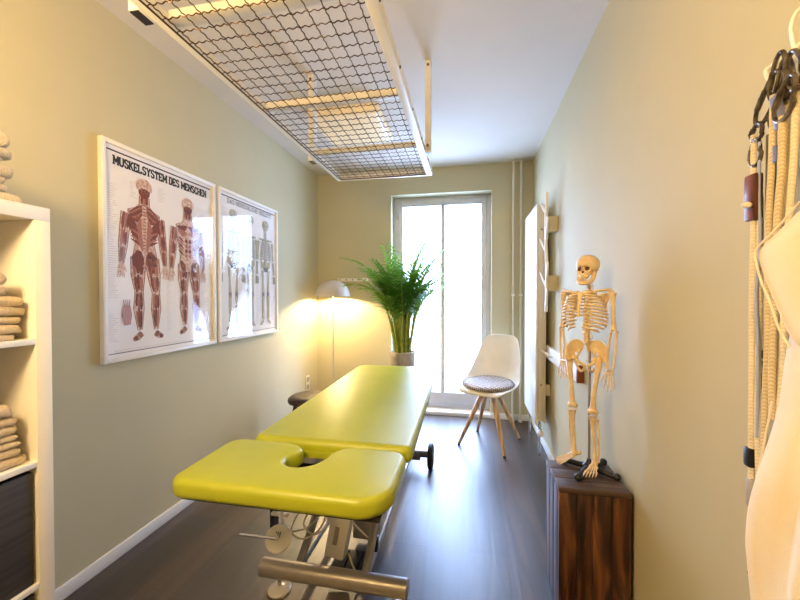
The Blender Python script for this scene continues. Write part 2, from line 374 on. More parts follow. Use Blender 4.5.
def lettering(text, x, ya, yb, z, h, t=0.115):
    adv = 0
    for ch in text: adv += 0.5 if ch == ' ' else GLY[ch][2]+0.34
    sx = (yb-ya)/adv; mb = MB(); cx = 0
    def stroke(p, q, w):
        dy, dz = (q[0]-p[0])*sx, (q[1]-p[1])*h; L_ = math.hypot(dy, dz)
        if L_ < 1e-7: return
        ny, nz = -dz/L_*w, dy/L_*w; ey, ez = dy/L_*w*0.7, dz/L_*w*0.7
        P = (ya+p[0]*sx-ey, z+p[1]*h-ez); Q = (ya+q[0]*sx+ey, z+q[1]*h+ez)
        mb.add([(x, P[0]+ny, P[1]+nz), (x, Q[0]+ny, Q[1]+nz), (x, Q[0]-ny, Q[1]-nz), (x, P[0]-ny, P[1]-nz)], [(0, 1, 2, 3)], False)
    for ch in text:
        if ch == ' ': cx += 0.5; continue
        st, sf, w = GLY[ch]
        for (a, b, c, e) in st: stroke((cx+a, b), (cx+c, e), t*h)
        for (a, b) in sf: stroke((cx+a-.15, b), (cx+a+.15, b), t*h*0.75)
        cx += w+0.34
    return mb

def framed(y0, y1, z0, z1, label):
    r = thing('framed_poster', (XL, (y0+y1)/2, z0), label, 'poster', 'framed anatomy posters')
    x0, x1, w = XL+0.001, XL+0.026, 0.019
    f = MB()
    f.box(x0, x1, y0, y0+w, z0, z1, 0.002); f.box(x0, x1, y1-w, y1, z0, z1, 0.002)
    f.box(x0, x1, y0+w, y1-w, z0, z0+w, 0.002); f.box(x0, x1, y0+w, y1-w, z1-w, z1, 0.002)
    f.build('frame', M['white'], r)
    xp = XL+0.010
    p = MB().box(x0+0.001, xp, y0+w, y1-w, z0+w, z1-w).build('poster_sheet', M['paper'], r)
    MB().box(XL+0.0200, XL+0.0215, y0+w-0.001, y1-w+0.001, z0+w-0.001, z1-w+0.001).build('glass_pane', M['picglass'], r)
    for zz, hh in ((z1-w-0.022, 0.0035), (z0+w+0.018, 0.0016)):
        MB().box(xp, xp+0.0003, y0+w+0.014, y1-w-0.014, zz-hh, zz+hh).build('rule_line', M['ink'], p)
    return r, p, xp
def fineprint(p, xp, areas):
    mb = MB()
    for (ya, yb, za, zb, st) in areas:
        z = zb
        while z > za:
            q = ya+(yb-ya)*random.uniform(0.45, 1.0)
            mb.box(xp, xp+0.0002, ya, q, z, z+0.0022); z -= st
    mb.build('fine_print', M['inkgrey'], p)['kind'] = 'stuff'

# poster one
z0p, z1p = 0.910, 1.915
r1, p1, xp = framed(1.300, 2.018, z0p, z1p, 'large white framed muscle system poster with red figures, nearer the shelf')
lettering('MUSKELSYSTEM DES MENSCHEN', xp+0.0006, 1.366, 1.955, 1.816, 0.036).build('title_lettering', M['ink'], p1, fix=False)
fineprint(p1, xp, [(1.335, 1.385, 1.20, 1.72, 0.0105), (1.335, 1.38, 1.0, 1.13, 0.0105), (1.445, 1.48, 1.68, 1.76, 0.0105), (1.60, 1.66, 1.70, 1.77, 0.0105), (1.65, 1.685, 1.02, 1.32, 0.0105), (1.89, 1.97, 1.15, 1.70, 0.0105), (1.36, 1.95, 0.945, 0.958, 0.008)])
layer = [0]
def nx():
    layer[0] += 1; return xp+0.0003+layer[0]*0.000015
def limb(mbs, pts, k=3, seed=0):
    """a printed limb: tendon coloured base and spindle shaped muscles over it"""
    rnd = random.Random(seed)
    mbs[3].ribbon_yz([(p[0], p[1], p[2]*1.10+0.0012) for p in pts], nx())
    mbs[0].ribbon_yz(pts, nx())
    for i in range(len(pts)-1):
        a, b = pts[i], pts[i+1]
        for j in range(k):
            o = (j-(k-1)/2)/k*1.5
            s0, s1 = rnd.uniform(-0.05, 0.12), rnd.uniform(0.85, 1.08); q = []
            for t in (0, .2, .45, .7, 1):
                u = s0+(s1-s0)*t; w = (a[2]*(1-u)+b[2]*u)
                y = a[0]+(b[0]-a[0])*u; z = a[1]+(b[1]-a[1])*u
                dy, dz = b[0]-a[0], b[1]-a[1]; L_ = math.hypot(dy, dz) or 1
                q.append((y+(-dz/L_)*w*o, z+(dy/L_)*w*o, max(0.0006, w/k*1.02*math.sin(PI*(0.16+0.68*t)))))
            mbs[1+(i+j+seed) % 3].ribbon_yz(q, nx())
def muscle_figure(cy, S, zb, variant):
    """S scale; feet at zb"""
    mbs = [MB(), MB(), MB(), MB()]
    P = lambda y, z, w: (cy+y*S*1.04, zb+z*S, w*S*1.18)
    
    # legs
    limb(mbs, [P(-.034,.42,.034), P(-.037,.33,.031), P(-.032,.245,.019), P(-.034,.16,.024), P(-.028,.05,.010)], 3, 1)
    limb(mbs, [P(.042,.42,.034), P(.054,.33,.031), P(.064,.24,.019), P(.064,.155,.024), P(.064,.045,.010)], 3, 2)
    limb(mbs, [P(-.018,.035,.012), P(-.040,.015,.012), P(-.066,.004,.006)], 1, 4)
    limb(mbs, [P(.058,.03,.012), P(.080,.014,.012), P(.105,.004,.006)], 1, 5)
    # arms
    limb(mbs, [P(-.094,.635,.023), P(-.106,.55,.020), P(-.114,.47,.018), P(-.122,.385,.010)], 3, 3)
    limb(mbs, [P(.090,.635,.023), P(.102,.55,.020), P(.112,.47,.018), P(.122,.385,.010)], 3, 6)
    for sgn, hy in ((-1, -.120), (1, .120)):
        mbs[0].ribbon_yz([P(hy, .385, .010), P(hy+sgn*.004, .36, .015), P(hy+sgn*.004, .345, .013)], nx())
        for k in range(4): mbs[0].ribbon_yz([P(hy+sgn*.004+(k-1.5)*.008, .348, .0035), P(hy+sgn*.006+(k-1.5)*.011, .315, .002)], nx())
        mbs[0].ribbon_yz([P(hy-sgn*.010, .375, .004), P(hy-sgn*.022, .345, .0025)], nx())
    # torso
    tor = [P(0,.70,.022), P(0,.672,.050), P(0,.655,.090), P(0,.60,.088), P(0,.54,.070), P(.002,.49,.055), P(.003,.45,.064), P(.004,.41,.074), P(.004,.375,.066)]
    tor = [(p[0], p[1], p[2]*0.84) for p in tor]
    mbs[3].ribbon_yz([(p[0], p[1], p[2]*1.04+0.001) for p in tor], nx())
    mbs[0].ribbon_yz(tor, nx())
    if variant == 0:
        for sgn in (-1, 1):
            for j in range(6):
                t = j/5
                mbs[1+j % 3].ribbon_yz([P(sgn*(.012), .69-.045*t, .002), P(sgn*(.040), .665-.055*t, .010), P(sgn*(.082), .64-.035*t, .003)], nx())
            mbs[1].ribbon_yz([P(sgn*.082, .63, .004), P(sgn*.066, .58, .020), P(sgn*.040, .53, .018), P(sgn*.014, .47, .004)], nx())
            mbs[2].ribbon_yz([P(sgn*.022, .62, .004), P(sgn*.030, .57, .014), P(sgn*.022, .50, .010), P(sgn*.012, .455, .003)], nx())
            for j in range(5): mbs[1+j % 2].ribbon_yz([P(sgn*.075, .575-.016*j, .002), P(sgn*.050, .565-.016*j, .005), P(sgn*.034, .55-.016*j, .002)], nx())
            mbs[3 if sgn > 0 else 1].ribbon_yz([P(sgn*.030, .455, .010), P(sgn*.038, .42, .030), P(sgn*.036, .385, .028), P(sgn*.030, .36, .008)], nx())
        mbs[0].ribbon_yz([P(0, .70, .007), P(0, .44, .006)], nx())
        for j in range(14): mbs[3].ribbon_yz([P(-.009, .69-.017*j, .0016), P(.009, .69-.017*j, .0016)], nx())
    else:
        for sgn in (-1, 1):
            mbs[1].ribbon_yz([P(sgn*.006, .655, .004), P(sgn*.040, .63, .020), P(sgn*.080, .645, .005)], nx())
            mbs[2].ribbon_yz([P(sgn*.008, .61, .004), P(sgn*.040, .605, .018), P(sgn*.078, .625, .005)], nx())
            for j in range(4): mbs[1+j % 2].ribbon_yz([P(sgn*.014, .575-.03*j, .004), P(sgn*.014, .56-.03*j, .011), P(sgn*.014, .55-.03*j, .004)], nx())
            for j in range(5): mbs[1+j % 2].ribbon_yz([P(sgn*.072, .585-.02*j, .002), P(sgn*.052, .57-.02*j, .006), P(sgn*.034, .555-.02*j, .002)], nx())
            mbs[3].ribbon_yz([P(sgn*.055, .44, .006), P(sgn*.040, .41, .018), P(sgn*.030, .375, .010)], nx())
    # neck and head
    limb(mbs, [P(0,.735,.022), P(0,.695,.024)], 3, 9)
    mbs[1].ribbon_yz([P(0,.725,.012), P(0,.745,.026), P(0,.775,.030), P(0,.79,.030)], nx())
    mbs[0].ribbon_yz([P(0,.768,.036), P(0,.785,.040), P(0,.805,.036), P(0,.820,.024), P(0,.828,.008)], nx())
    mbs[3].ribbon_yz([P(-.02,.764,.010), P(.02,.764,.010)], nx())
    return mbs
for cy, S, zb, var, lab in ((1.520, 0.962, 0.996, 0, 'large_figure'), (1.800, 0.93, 1.0, 1, 'side_figure')):
    mbs = muscle_figure(cy, S, zb, var)
    base = mbs[0].build('printed_figure', M['tendon'], p1, fix=False)
    for q, k in zip(mbs[1:], ('muscle', 'muscle2', 'muscle3')):
        n = len(base.data.vertices)
        # join into one printed figure with several inks
        me = base.data
        bm = bmesh.new(); bm.from_mesh(me)
        me.materials.append(M[k]); mi = len(me.materials)-1
        o_ = Vector(base['_o'])
        vs = [bm.verts.new(v-o_) for v in q.v]
        for fc in q.f:
            ff = bm.faces.new([vs[i] for i in fc]); ff.material_index = mi
        bm.to_mesh(me); bm.free()
hm = [MB(), MB(), MB(), MB()]
limb(hm, [(1.420, 1.165, .016), (1.420, 1.12, .022), (1.422, 1.075, .014)], 4, 3)
for k in range(4): hm[1].ribbon_yz([(1.408+k*.008, 1.16, .003), (1.403+k*.011, 1.195, .0015)], nx())
hm[1].v += []
hf = MB()
for q in hm: hf.add(q.v, q.f, False)
hf.build('printed_hand_detail', M['muscle2'], p1, fix=False)

# poster two
r2, p2, xp = framed(2.050, 2.768, z0p, z1p+0.003, 'large white framed human skeleton poster, nearer the floor lamp')
lettering('DAS MENSCHLICHE SKELETT', xp+0.0006, 2.150, 2.69, 1.838, 0.027, 0.075).build('title_lettering', M['ink'], p2, fix=False)
fineprint(p2, xp, [(2.09, 2.15, 1.55, 1.80, 0.0105), (2.27, 2.33, 1.1, 1.6, 0.0105), (2.47, 2.53, 1.0, 1.4, 0.0105), (2.68, 2.73, 1.0, 1.75, 0.0105), (2.1, 2.7, 0.945, 0.958, 0.008)])
layer[0] = 0
def bone_figure(cy, S, zb, side):
    a, b = MB(), MB(); P = lambda y, z, w: (cy+y*S*(0.75 if side else 1), zb+z*S, w*S)
    def br(*pts):
        b.ribbon_yz([(p[0], p[1], p[2]+.0022*S) for p in pts], nx()); a.ribbon_yz(list(pts), nx())
    for s in (-1, 1):
        br(P(s*.045,.43,.012), P(s*.040,.34,.007), P(s*.034,.245,.014)); br(P(s*.032,.235,.014), P(s*.032,.13,.006), P(s*.032,.04,.009))
        br(P(s*.045,.23,.004), P(s*.044,.05,.003)); br(P(s*.032,.035,.010), P(s*.06,.008,.008), P(s*.075,.002,.004))
        b.ribbon_yz([P(s*.034,.255,.014), P(s*.034,.235,.016), P(s*.034,.225,.012)], nx())
        br(P(s*.095,.66,.012), P(s*.102,.58,.005), P(s*.108,.51,.010)); br(P(s*.106,.50,.005), P(s*.120,.40,.004)); br(P(s*.114,.50,.005), P(s*.126,.40,.004))
        for k in range(4): br(P(s*.122+(k-1.5)*.006,.385,.0022), P(s*.126+(k-1.5)*.009,.325,.0015))
        br(P(s*.008,.675,.004), P(s*.09,.675,.004))
        br(P(s*.014,.44,.006), P(s*.045,.475,.022), P(s*.058,.495,.008))
        for k in range(9):
            w = .05+.028*math.sin(PI*min(1, (k+1)/9)*0.6); br(P(0, .665-.018*k, .002), P(s*w*.7, .668-.018*k, .0025), P(s*w, .655-.018*k, .0025), P(s*w*.6, .640-.018*k, .002))
    br(P(0,.74,.007), P(0,.60,.008), P(0,.45,.011))
    b.ribbon_yz([P(0,.455,.030), P(0,.44,.034), P(0,.42,.022)], nx())
    br(P(0,.745,.010), P(0,.765,.024), P(0,.785,.026))
    br(P(0,.775,.034), P(0,.795,.038), P(0,.815,.034), P(0,.830,.012))
    for s in (-1, 1): b.ribbon_yz([P(s*.012,.780,.008), P(s*.012,.790,.008)], nx())
    o = a.build('printed_figure', M['printbone'], p2, fix=False)
    me = o.data; bm = bmesh.new(); bm.from_mesh(me); me.materials.append(M['printline']); oo = Vector(o['_o'])
    vs = [bm.verts.new(v-oo) for v in b.v]
    for fc in b.f:
        ff = bm.faces.new([vs[i] for i in fc]); ff.material_index = 1
    bm.to_mesh(me); bm.free()
for cy, sd in ((2.205, False), (2.40, True), (2.60, False)): bone_figure(cy, 0.985, 0.985, sd)

# ------------------------------------------------------------------ shelf unit
SX, SY1 = -1.21, 0.845
def shelf_unit():
    r = thing('cube_shelf', (-1.405, 0.15, 0), 'tall white open cube shelving unit against the left wall', 'shelf')
    t = 0.039; top = 1.47; inner = 0.016; cell = 0.335
    W = 4*cell+3*inner+2*t; SY0 = SY1-W
    c = MB(); c.box(XL+0.01, SX, SY1-t, SY1, 0, top-t, 0.0012); c.box(XL+0.01, SX, SY0, SY0+t, 0, top-t, 0.0012)
    c.box(XL+0.01, SX, SY0, SY1, top-t, top, 0.0012); c.box(XL+0.01, SX, SY0+t, SY1-t, 0, t, 0.0012)
    c.build('carcass', M['white'], r)
    MB().box(XL+0.010, XL+0.014, SY0+t, SY1-t, t, top-t).build('back_panel', M['white'], r)
    for k in range(1, 4):
        z = t+cell*k+inner*(k-1)
        MB().box(XL+0.014, SX-0.001, SY0+t, SY1-t, z, z+inner, 0.001).build('shelf_board', M['white'], r)
    for k in range(1, 4):
        y = SY1-t-cell*k-inner*k
        for q in range(4):
            zz = t+(cell+inner)*q
            MB().box(XL+0.014, SX-0.002, y, y+inner, zz, zz+cell).build('divider', M['white'], r)
    return t, cell, inner
T_, CELL, INN = shelf_unit()
Z3 = T_+3*(CELL+INN); Z2 = T_+2*(CELL+INN); Z1 = T_+(CELL+INN)    # floors of the upper cells
# dark boxes in the two lower cells
for zf, lab in ((Z1, 'dark brown wooden storage box in the second cell from the floor'), (T_, 'dark brown wooden storage box in the lowest cell by the floor')):
    r = thing('storage_box', (-1.40, SY1-T_-CELL/2, zf), lab, 'box', 'storage boxes in the shelf')
    ya, yb = SY1-T_-CELL+0.006, SY1-T_-0.006; xa, xb, za, zb = XL+0.03, SX-0.008, zf+0.001, zf+CELL-0.012; w = 0.01
    m = MB(); m.box(xa, xb-w, ya, ya+w, za+w, zb); m.box(xa, xb-w, yb-w, yb, za+w, zb); m.box(xa, xa+w, ya+w, yb-w, za+w, zb); m.box(xa, xb-w, ya, yb, za, za+w)
    m.build('box_body', M['greywood'], r)
    MB().box(xb-w, xb, ya, yb, za, zb, 0.003).build('front_panel', M['greywood'], r)

def towel_mesh(L_, W_, T, seed, layers=2):
    """folded towel: soft rounded layers, its right edge at +y; origin at base centre"""
    rnd = random.Random(seed); mb = MB(); nl = layers; th = T/nl
    for q in range(nl):
        rows = []; n = 28; r = th*0.5
        zc = th*(q+0.5); dx = rnd.uniform(-0.006, 0.002); dy = -rnd.uniform(0.002, 0.012)*q; ph = rnd.uniform(0, 6)
        ts = [(-1, PI/2*(1-k/6)) for k in range(6)]+[(0, -1+2*k/14) for k in range(15)]+[(1, PI/2*(k+1)/6) for k in range(6)]
        for (sd_, t) in ts:
            if sd_ == 0: y = t*(L_/2-r); c_ = 1.0
            else: y = sd_*(L_/2-r+r*math.sin(t)); c_ = max(math.cos(t), 0.02)
            v = y/(L_/2); row = []
            for i in range(n):
                a = 2*PI*(i+0.5)/n; k4 = (i+0.5)/n*4
                if math.cos(a) > 0.35 or math.cos(a) < -0.35:
                    sg = 1 if math.cos(a) > 0 else -1; b_ = math.asin(max(-1, min(1, math.sin(a)/0.9367)))
                    x_ = sg*(W_/2-r-0.5*r*(1-c_)+r*math.cos(b_)*c_); z_ = r*math.sin(b_)*c_
                else:
                    x_ = math.cos(a)/0.35*(W_/2-r); z_ = r*(1 if math.sin(a) > 0 else -1)*c_
                puff = 1+0.10*math.sin(v*5+ph)*math.sin(x_*30+ph)+0.05*math.sin(v*23+ph*2)
                droop = -0.16*th*max(0, abs(v)-0.6)/0.4 if q or zc > 0.0 else 0
                row.append((x_+0.003*math.sin(v*6+ph)+0.0012*math.sin(v*31), y+dy+dx*0.5+0.003*math.sin(a*2+ph)*c_, max(0.0003, zc+z_*puff*1.02+droop)))
            rows.append(row)
        mb.grid(rows, closed=True); mb.add(rows[0], [tuple(range(n))]); mb.add(rows[-1], [tuple(range(n))])
    return mb
def towel(x, yend, z, L_, W_, T, seed, label, group, m='towel', rz=0, layers=1):
    o = towel_mesh(L_, W_, T, seed, layers).build('folded_towel', M[m], origin=(0, 0, 0), angle=60)
    o.location = (x, yend-L_/2, z); o.rotation_euler = (0, 0, rz); del o['_o']
    return tag(o, label, 'towel', group)
ordn = ['lowest', 'second from the bottom', 'third from the bottom', 'middle', 'third from the top', 'second from the top', 'topmost']
# upper cell stack
z = Z3+0.0005
for i, (ye, T) in enumerate([(0.774, 0.018), (0.793, 0.025), (0.787, 0.022), (0.800, 0.025), (0.794, 0.030), (0.764, 0.027), (0.760, 0.040)]):
    towel(-1.345, ye, z, 0.27, 0.24, T, 20+i, 'beige folded towel in the upper shelf cell, '+ordn[i]+' of its stack' , 'beige towels in the upper shelf cell')
    z += T+0.0008
z = Z2+0.0005
for i, (ye, T) in enumerate([(0.799, 0.030), (0.783, 0.024), (0.780, 0.018), (0.776, 0.017), (0.779, 0.024), (0.778, 0.026), (0.768, 0.036)]):
    towel(-1.345, ye, z, 0.27, 0.24, T, 40+i, 'beige folded towel in the middle shelf cell, '+ordn[i]+' of its stack', 'beige towels in the middle shelf cell')
    z += T+0.0008
z = 1.4705
labs = ['flat cream towel lying lowest on top of the white shelf', 'small cream rolled cloth second from bottom on the shelf top', 'small cream rolled cloth third from bottom on the shelf top', 'cream folded towel in the middle of the shelf top stack', 'thin cream cloth third from the top on the shelf top stack', 'cream folded towel second from the top on the shelf top stack', 'plump cream towel topmost on the shelf top stack']
for i, (ye, T, L_) in enumerate([(0.800, 0.028, 0.26), (0.772, 0.020, 0.22), (0.765, 0.020, 0.22), (0.790, 0.036, 0.25), (0.755, 0.014, 0.20), (0.785, 0.028, 0.25), (0.782, 0.045, 0.24)]):
    towel(-1.345, ye, z, L_, 0.22, T, 60+i, labs[i], 'cream towels on the shelf top', 'towel2', layers=1)
    z += T+0.0006

# ------------------------------------------------------------------ sling grid under the ceiling
g = thing('sling_grid', (-0.565, 1.43, 2.0), 'white steel frame with dark wire mesh hanging below the ceiling', 'grid')
gx0, gx1, gy0, gy1, gz = -0.890, -0.240, 0.490, 2.365, 2.0
f = MB(); w = 0.036
f.box(gx0, gx0+w*0.7, gy0, gy1, gz, gz+0.04, 0.003); f.box(gx1-w, gx1, gy0, gy1, gz, gz+0.04, 0.003)
f.box(gx0+w*0.7, gx1-w, gy0, gy0+w*0.7, gz, gz+0.04, 0.003); f.box(gx0+w*0.7, gx1-w, gy1-w*0.7, gy1, gz, gz+0.04, 0.003)
f.build('frame', M['white'], g)
for y in (0.93, 1.44, 1.95):
    MB().box(gx0+w*0.7, gx1-w, y-0.018, y+0.018, gz+0.022, gz+0.05, 0.003).build('cross_bar', M['white'], g)
mx = MB(); ix0, ix1, iy0, iy1 = gx0+0.022, gx1-0.030, gy0+0.022, gy1-0.022; sp = 0.05
nxw = 12; spx = (ix1-ix0)/nxw; nyw = int((iy1-iy0)/sp)
zm = gz+0.008; am = 0.0028
for i in range(nxw):
    x = ix0+spx*(i+0.5) if i else ix0+0.014
    pts = []
    for j in range(nyw*12+1):
        pts.append((x+0.0009*math.sin(j*PI/3), iy0+(iy1-iy0)*j/(nyw*12), zm+0.0015*math.cos(j*PI/3)+0.001))
    mx.tube(pts, 0.0018, 4)
for j in range(nyw):
    y = iy0+(iy1-iy0)*(j+0.5)/nyw; pts = []
    for i in range(nxw*12+1):
        pts.append((ix0-0.004+(ix1-ix0+0.012)*i/(nxw*12), y+0.0016*math.sin(i*PI/3), zm-0.0022*math.cos(i*PI/3)-0.001))
    mx.tube(pts, 0.0018, 4)
mx.build('wire_mesh', M['darkmetal'], g)
eg = MB()
for (a, b) in (((gx0+0.0255, gy0+0.03, gz+0.003), (gx0+0.0255, gy1-0.03, gz+0.003)), ((gx0+0.03, gy1-0.0265, gz+0.003), (gx1-w, gy1-0.0265, gz+0.003))): eg.tube([a, b], 0.0032, 6)
eg.build('edge_rod', M['darkmetal'], g)
for y in (0.66, 0.95, 1.24, 1.53, 1.82, 2.11, 2.3):
    for x in (gx0-0.001, gx1+0.001): MB().cyl((x, y, gz+0.012), 0.005, 0.006, (1, 0, 0), 10).build('screw', M['carab'], g)
for x0, x1 in ((gx0-0.034, gx0-0.001), (gx1+0.001, gx1+0.031)):
    for y in (0.867, 1.992):
        hp = MB(); hp.box(x0, x1, y-0.028, y+0.028, gz-0.001, 2.4995, 0.002); o = hp.build('hanger_post', M['white'], g)
        MB().box(x0+0.003, x1-0.003, y-0.025, y+0.025, gz-0.004, gz-0.0005).build('post_hollow_shade', M['black'], o)  # solid black slab, painted shade for the inside of the hollow post
        for bz in (2.47, gz+0.035): MB().cyl(((x0+x1)/2, y-0.029, bz), 0.007, 0.006, (0, 1, 0), 12).build('bolt', M['carab'], o)

# ------------------------------------------------------------------ ceiling lamps
def ceil_lamp(cx, cy, s, m, label, es=None):
    r = thing('ceiling_lamp', (cx, cy, H), label, 'lamp', None)
    MB().box(cx-s/2+0.04, cx+s/2-0.04, cy-s/2+0.04, cy+s/2-0.04, H-0.022, H-0.0005, 0.004).build('mounting_plate', M['white'], r)
    MB().box(cx-s/2, cx+s/2, cy-s/2, cy+s/2, H-0.085, H-0.022, 0.028, 4).build('opal_shade', m, r)
    return r
ceil_lamp(-0.835, 2.53, 0.50, M['opal'], 'square opal ceiling lamp seen through the wire mesh')
pl_ = thing('pendant_lamp', (-0.80, -0.12, H), 'round opal pendant lamp hanging at the near end of the room', 'lamp')
MB().lathe([(0.05, 0), (0.05, 0.03), (0.0, 0.03)], (-0.80, -0.12, H-0.031), 24).build('ceiling_rose', M['white'], pl_)
MB().tube([(-0.80, -0.12, H-0.03), (-0.80, -0.12, 2.03)], 0.003, 8).build('cord', M['white'], pl_)
MB().ell((-0.80, -0.12, 1.87), (0.16, 0.16, 0.16), 32, 20).build('lamp_globe', M['opal_near'], pl_)

# ------------------------------------------------------------------ treatment table
tb = thing('treatment_table', (-0.53, 1.8, 0), 'lime green padded treatment table on a silver lifting frame', 'treatment table')
def arc(cx, cy, r, a0, a1, n=8): return [(cx+r*math.cos(math.radians(a0+(a1-a0)*k/n)), cy+r*math.sin(math.radians(a0+(a1-a0)*k/n))) for k in range(n+1)]
x0, x1, ya, yb = -0.905, -0.212, 0.925, 1.258
hs = arc(x0+0.05, ya+0.05, 0.05, 180, 270)+arc(x1-0.10, ya+0.10, 0.10, 270, 360, 12)+arc(x1-0.06, yb-0.06, 0.06, 0, 90)
hs += [tuple(p)[:2] for p in catmull([(x, y, 0) for x, y in [(-0.380, 1.258), (-0.425, 1.254), (-0.460, 1.236), (-0.480, 1.200), (-0.488, 1.155), (-0.503, 1.115), (-0.535, 1.088), (-0.575, 1.084), (-0.606, 1.104), (-0.612, 1.140), (-0.594, 1.175), (-0.590, 1.205), (-0.610, 1.232), (-0.650, 1.250), (-0.700, 1.258)]], 4)]
hs += arc(x0+0.06, yb-0.06, 0.06, 90, 180)
MB().prism(hs, 0.598, 0.660, 0.021, 5).build('head_section', M['lime'], tb, angle=60)
def ins(o, d):
    c = Vector((sum(p[0] for p in o)/len(o), sum(p[1] for p in o)/len(o)))
    return [tuple(Vector(p)+(c-Vector(p)).normalized()*d) for p in o]
bd = MB(); bd.box(x0+0.03, x1-0.03, ya+0.03, 1.06, 0.584, 0.597, 0.003); bd.box(x0+0.03, -0.67, 1.06, yb-0.03, 0.584, 0.597, 0.003); bd.box(-0.44, x1-0.03, 1.06, yb-0.03, 0.584, 0.597, 0.003)
bd.build('head_board', M['board'], tb)
ya2, yb2 = 1.272, 2.69
ms = arc(-0.838+0.03, ya2+0.03, 0.03, 180, 270)+arc(-0.203-0.03, ya2+0.03, 0.03, 270, 360)+arc(-0.232-0.03, yb2-0.03, 0.03, 0, 90)+arc(-0.838+0.085, yb2-0.085, 0.085, 90, 180)
zf = lambda x, y: 0.016*max(0, (y-ya2)/(yb2-ya2))
MB().prism(ms, 0.598, 0.662, 0.024, 5, zf).build('body_section', M['lime'], tb, angle=60)
b2 = MB().prism([(-0.83, ya2+0.03), (-0.235, ya2+0.03), (-0.26, yb2-0.04), (-0.81, yb2-0.04)], 0.584, 0.597, 0.003, 1, zf); b2.build('body_board', M['board'], tb)
fr = MB()
for x in (-0.72, -0.37):
    fr.box(x-0.02, x+0.02, 1.12, 2.50, 0.552, 0.583, 0.003)
for y in (1.30, 1.9, 2.45): fr.box(-0.74, -0.35, y-0.02, y+0.02, 0.522, 0.551, 0.003)
fr.build('top_frame', M['board'], tb)
MB().box(-0.63, -0.46, 1.262, 1.268, 0.60, 0.625, 0.002).build('hinge_cover', M['lime'], tb)
def xtube(y, z, xa, xb, name, r=0.035):
    m = MB(); m.lathe([(r*0.9, 0), (r, 0.004), (r, xb-xa-0.004), (r*0.9, xb-xa)], (xa, y, z), 32, (1, 0, 0)); return m.build(name, M['steel'], tb)
xtube(1.345, 0.087, -0.845, -0.228, 'base_tube')
xtube(2.50, 0.087, -0.82, -0.335, 'base_tube')
for x in (-0.69, -0.405): MB().tube([(x, 1.36, 0.087), (x, 2.50, 0.087)], 0.0145, 12).build('base_rail', M['steel'], tb)
for x, dz in ((-0.69, 0), (-0.405, 0)):
    a = MB(); a.tube([(x, 1.375, 0.10), (x, 1.62, 0.26), (x, 2.32, 0.545)], 0.0175, 14); a.build('lift_arm', M['steel'], tb)
for x in (-0.60, -0.46):
    a = MB(); a.tube([(x, 2.42, 0.11), (x, 1.42, 0.535)], 0.014, 12); a.build('lift_arm', M['steel'], tb)
for x in (-0.765, -0.285):
    o = MB().cyl((x, 1.345, 0.034), 0.008, 0.045, n=10).build('foot_stem', M['chrome'], tb)
    MB().lathe([(0.046, 0.0), (0.047, 0.006), (0.040, 0.012), (0.026, 0.016), (0.012, 0.020), (0.0, 0.020)], (x, 1.345, 0.0003), 26).build('levelling_foot', M['clearplastic'], o)
for xa in (-0.262, -0.885):
    ax = MB(); ax.tube([(-0.42 if xa > -0.5 else -0.74, 2.50, 0.098), (xa, 2.50, 0.098)], 0.024, 16); o = ax.build('wheel_axle', M['steel'], tb)
    wl = MB(); wl.lathe([(0.02, -0.018), (0.072, -0.018), (0.085, -0.012), (0.0855, 0), (0.085, 0.012), (0.072, 0.018), (0.02, 0.018)], (xa, 2.50, 0.0862), 36, (1, 0, 0)); o = wl.build('wheel', M['rubber'], tb)
    MB().cyl((xa, 2.50, 0.0862), 0.024, 0.042, (1, 0, 0), 20, 0.003).build('wheel_hub', M['greyplastic'], o)
# motor, control box, cables
mt = MB(); mt.box(-0.555, -0.425, 1.66, 1.72, 0.03, 0.40, 0.006); mt.build('motor_panel', M['greyplastic'], tb)
tiltm = Matrix.Rotation(math.radians(-14), 3, 'X') @ Matrix.Rotation(math.radians(8), 3, 'Y')
cb = MB(); cb.box(-0.605, -0.515, 1.46, 1.52, 0.075, 0.235, 0.008, rot=tiltm); o = cb.build('control_box', M['plastic'], tb)
c2 = MB(); c2.box(-0.575, -0.555, 1.452, 1.459, 0.13, 0.20, 0.002, rot=tiltm, piv=(-0.56, 1.49, 0.155)); c2.build('box_label', M['greyplastic'], o)
c3 = MB(); c3.box(-0.61, -0.50, 1.54, 1.60, 0.20, 0.36, 0.006); o3 = c3.build('power_supply', M['plastic'], tb)
for k in range(4): MB().box(-0.602+k*0.026, -0.585+k*0.026, 1.520, 1.541, 0.215, 0.245, 0.003).build('plug', M['greyplastic'], o3)
cbl = [
 [(-0.74, 1.36, 0.235), (-0.68, 1.42, 0.22), (-0.63, 1.47, 0.27), (-0.60, 1.50, 0.36), (-0.61, 1.45, 0.44)],
 [(-0.66, 1.36, 0.42), (-0.70, 1.36, 0.33), (-0.66, 1.38, 0.285), (-0.60, 1.42, 0.31), (-0.575, 1.46, 0.40), (-0.57, 1.46, 0.46)],
 [(-0.62, 1.36, 0.42), (-0.645, 1.36, 0.36), (-0.61, 1.38, 0.31), (-0.565, 1.42, 0.33), (-0.55, 1.46, 0.40)],
 [(-0.60, 1.42, 0.44), (-0.60, 1.44, 0.30), (-0.595, 1.46, 0.22)],
 [(-0.58, 1.42, 0.44), (-0.585, 1.43, 0.32), (-0.59, 1.44, 0.235)],
 [(-0.55, 1.52, 0.43), (-0.54, 1.50, 0.32), (-0.52, 1.48, 0.26), (-0.45, 1.50, 0.17), (-0.415, 1.50, 0.15)],
 [(-0.52, 1.52, 0.43), (-0.53, 1.50, 0.34), (-0.50, 1.48, 0.28), (-0.46, 1.5, 0.30), (-0.45, 1.52, 0.42)],
 [(-0.51, 1.47, 0.10), (-0.47, 1.45, 0.04), (-0.43, 1.47, 0.05), (-0.41, 1.50, 0.12)],
]
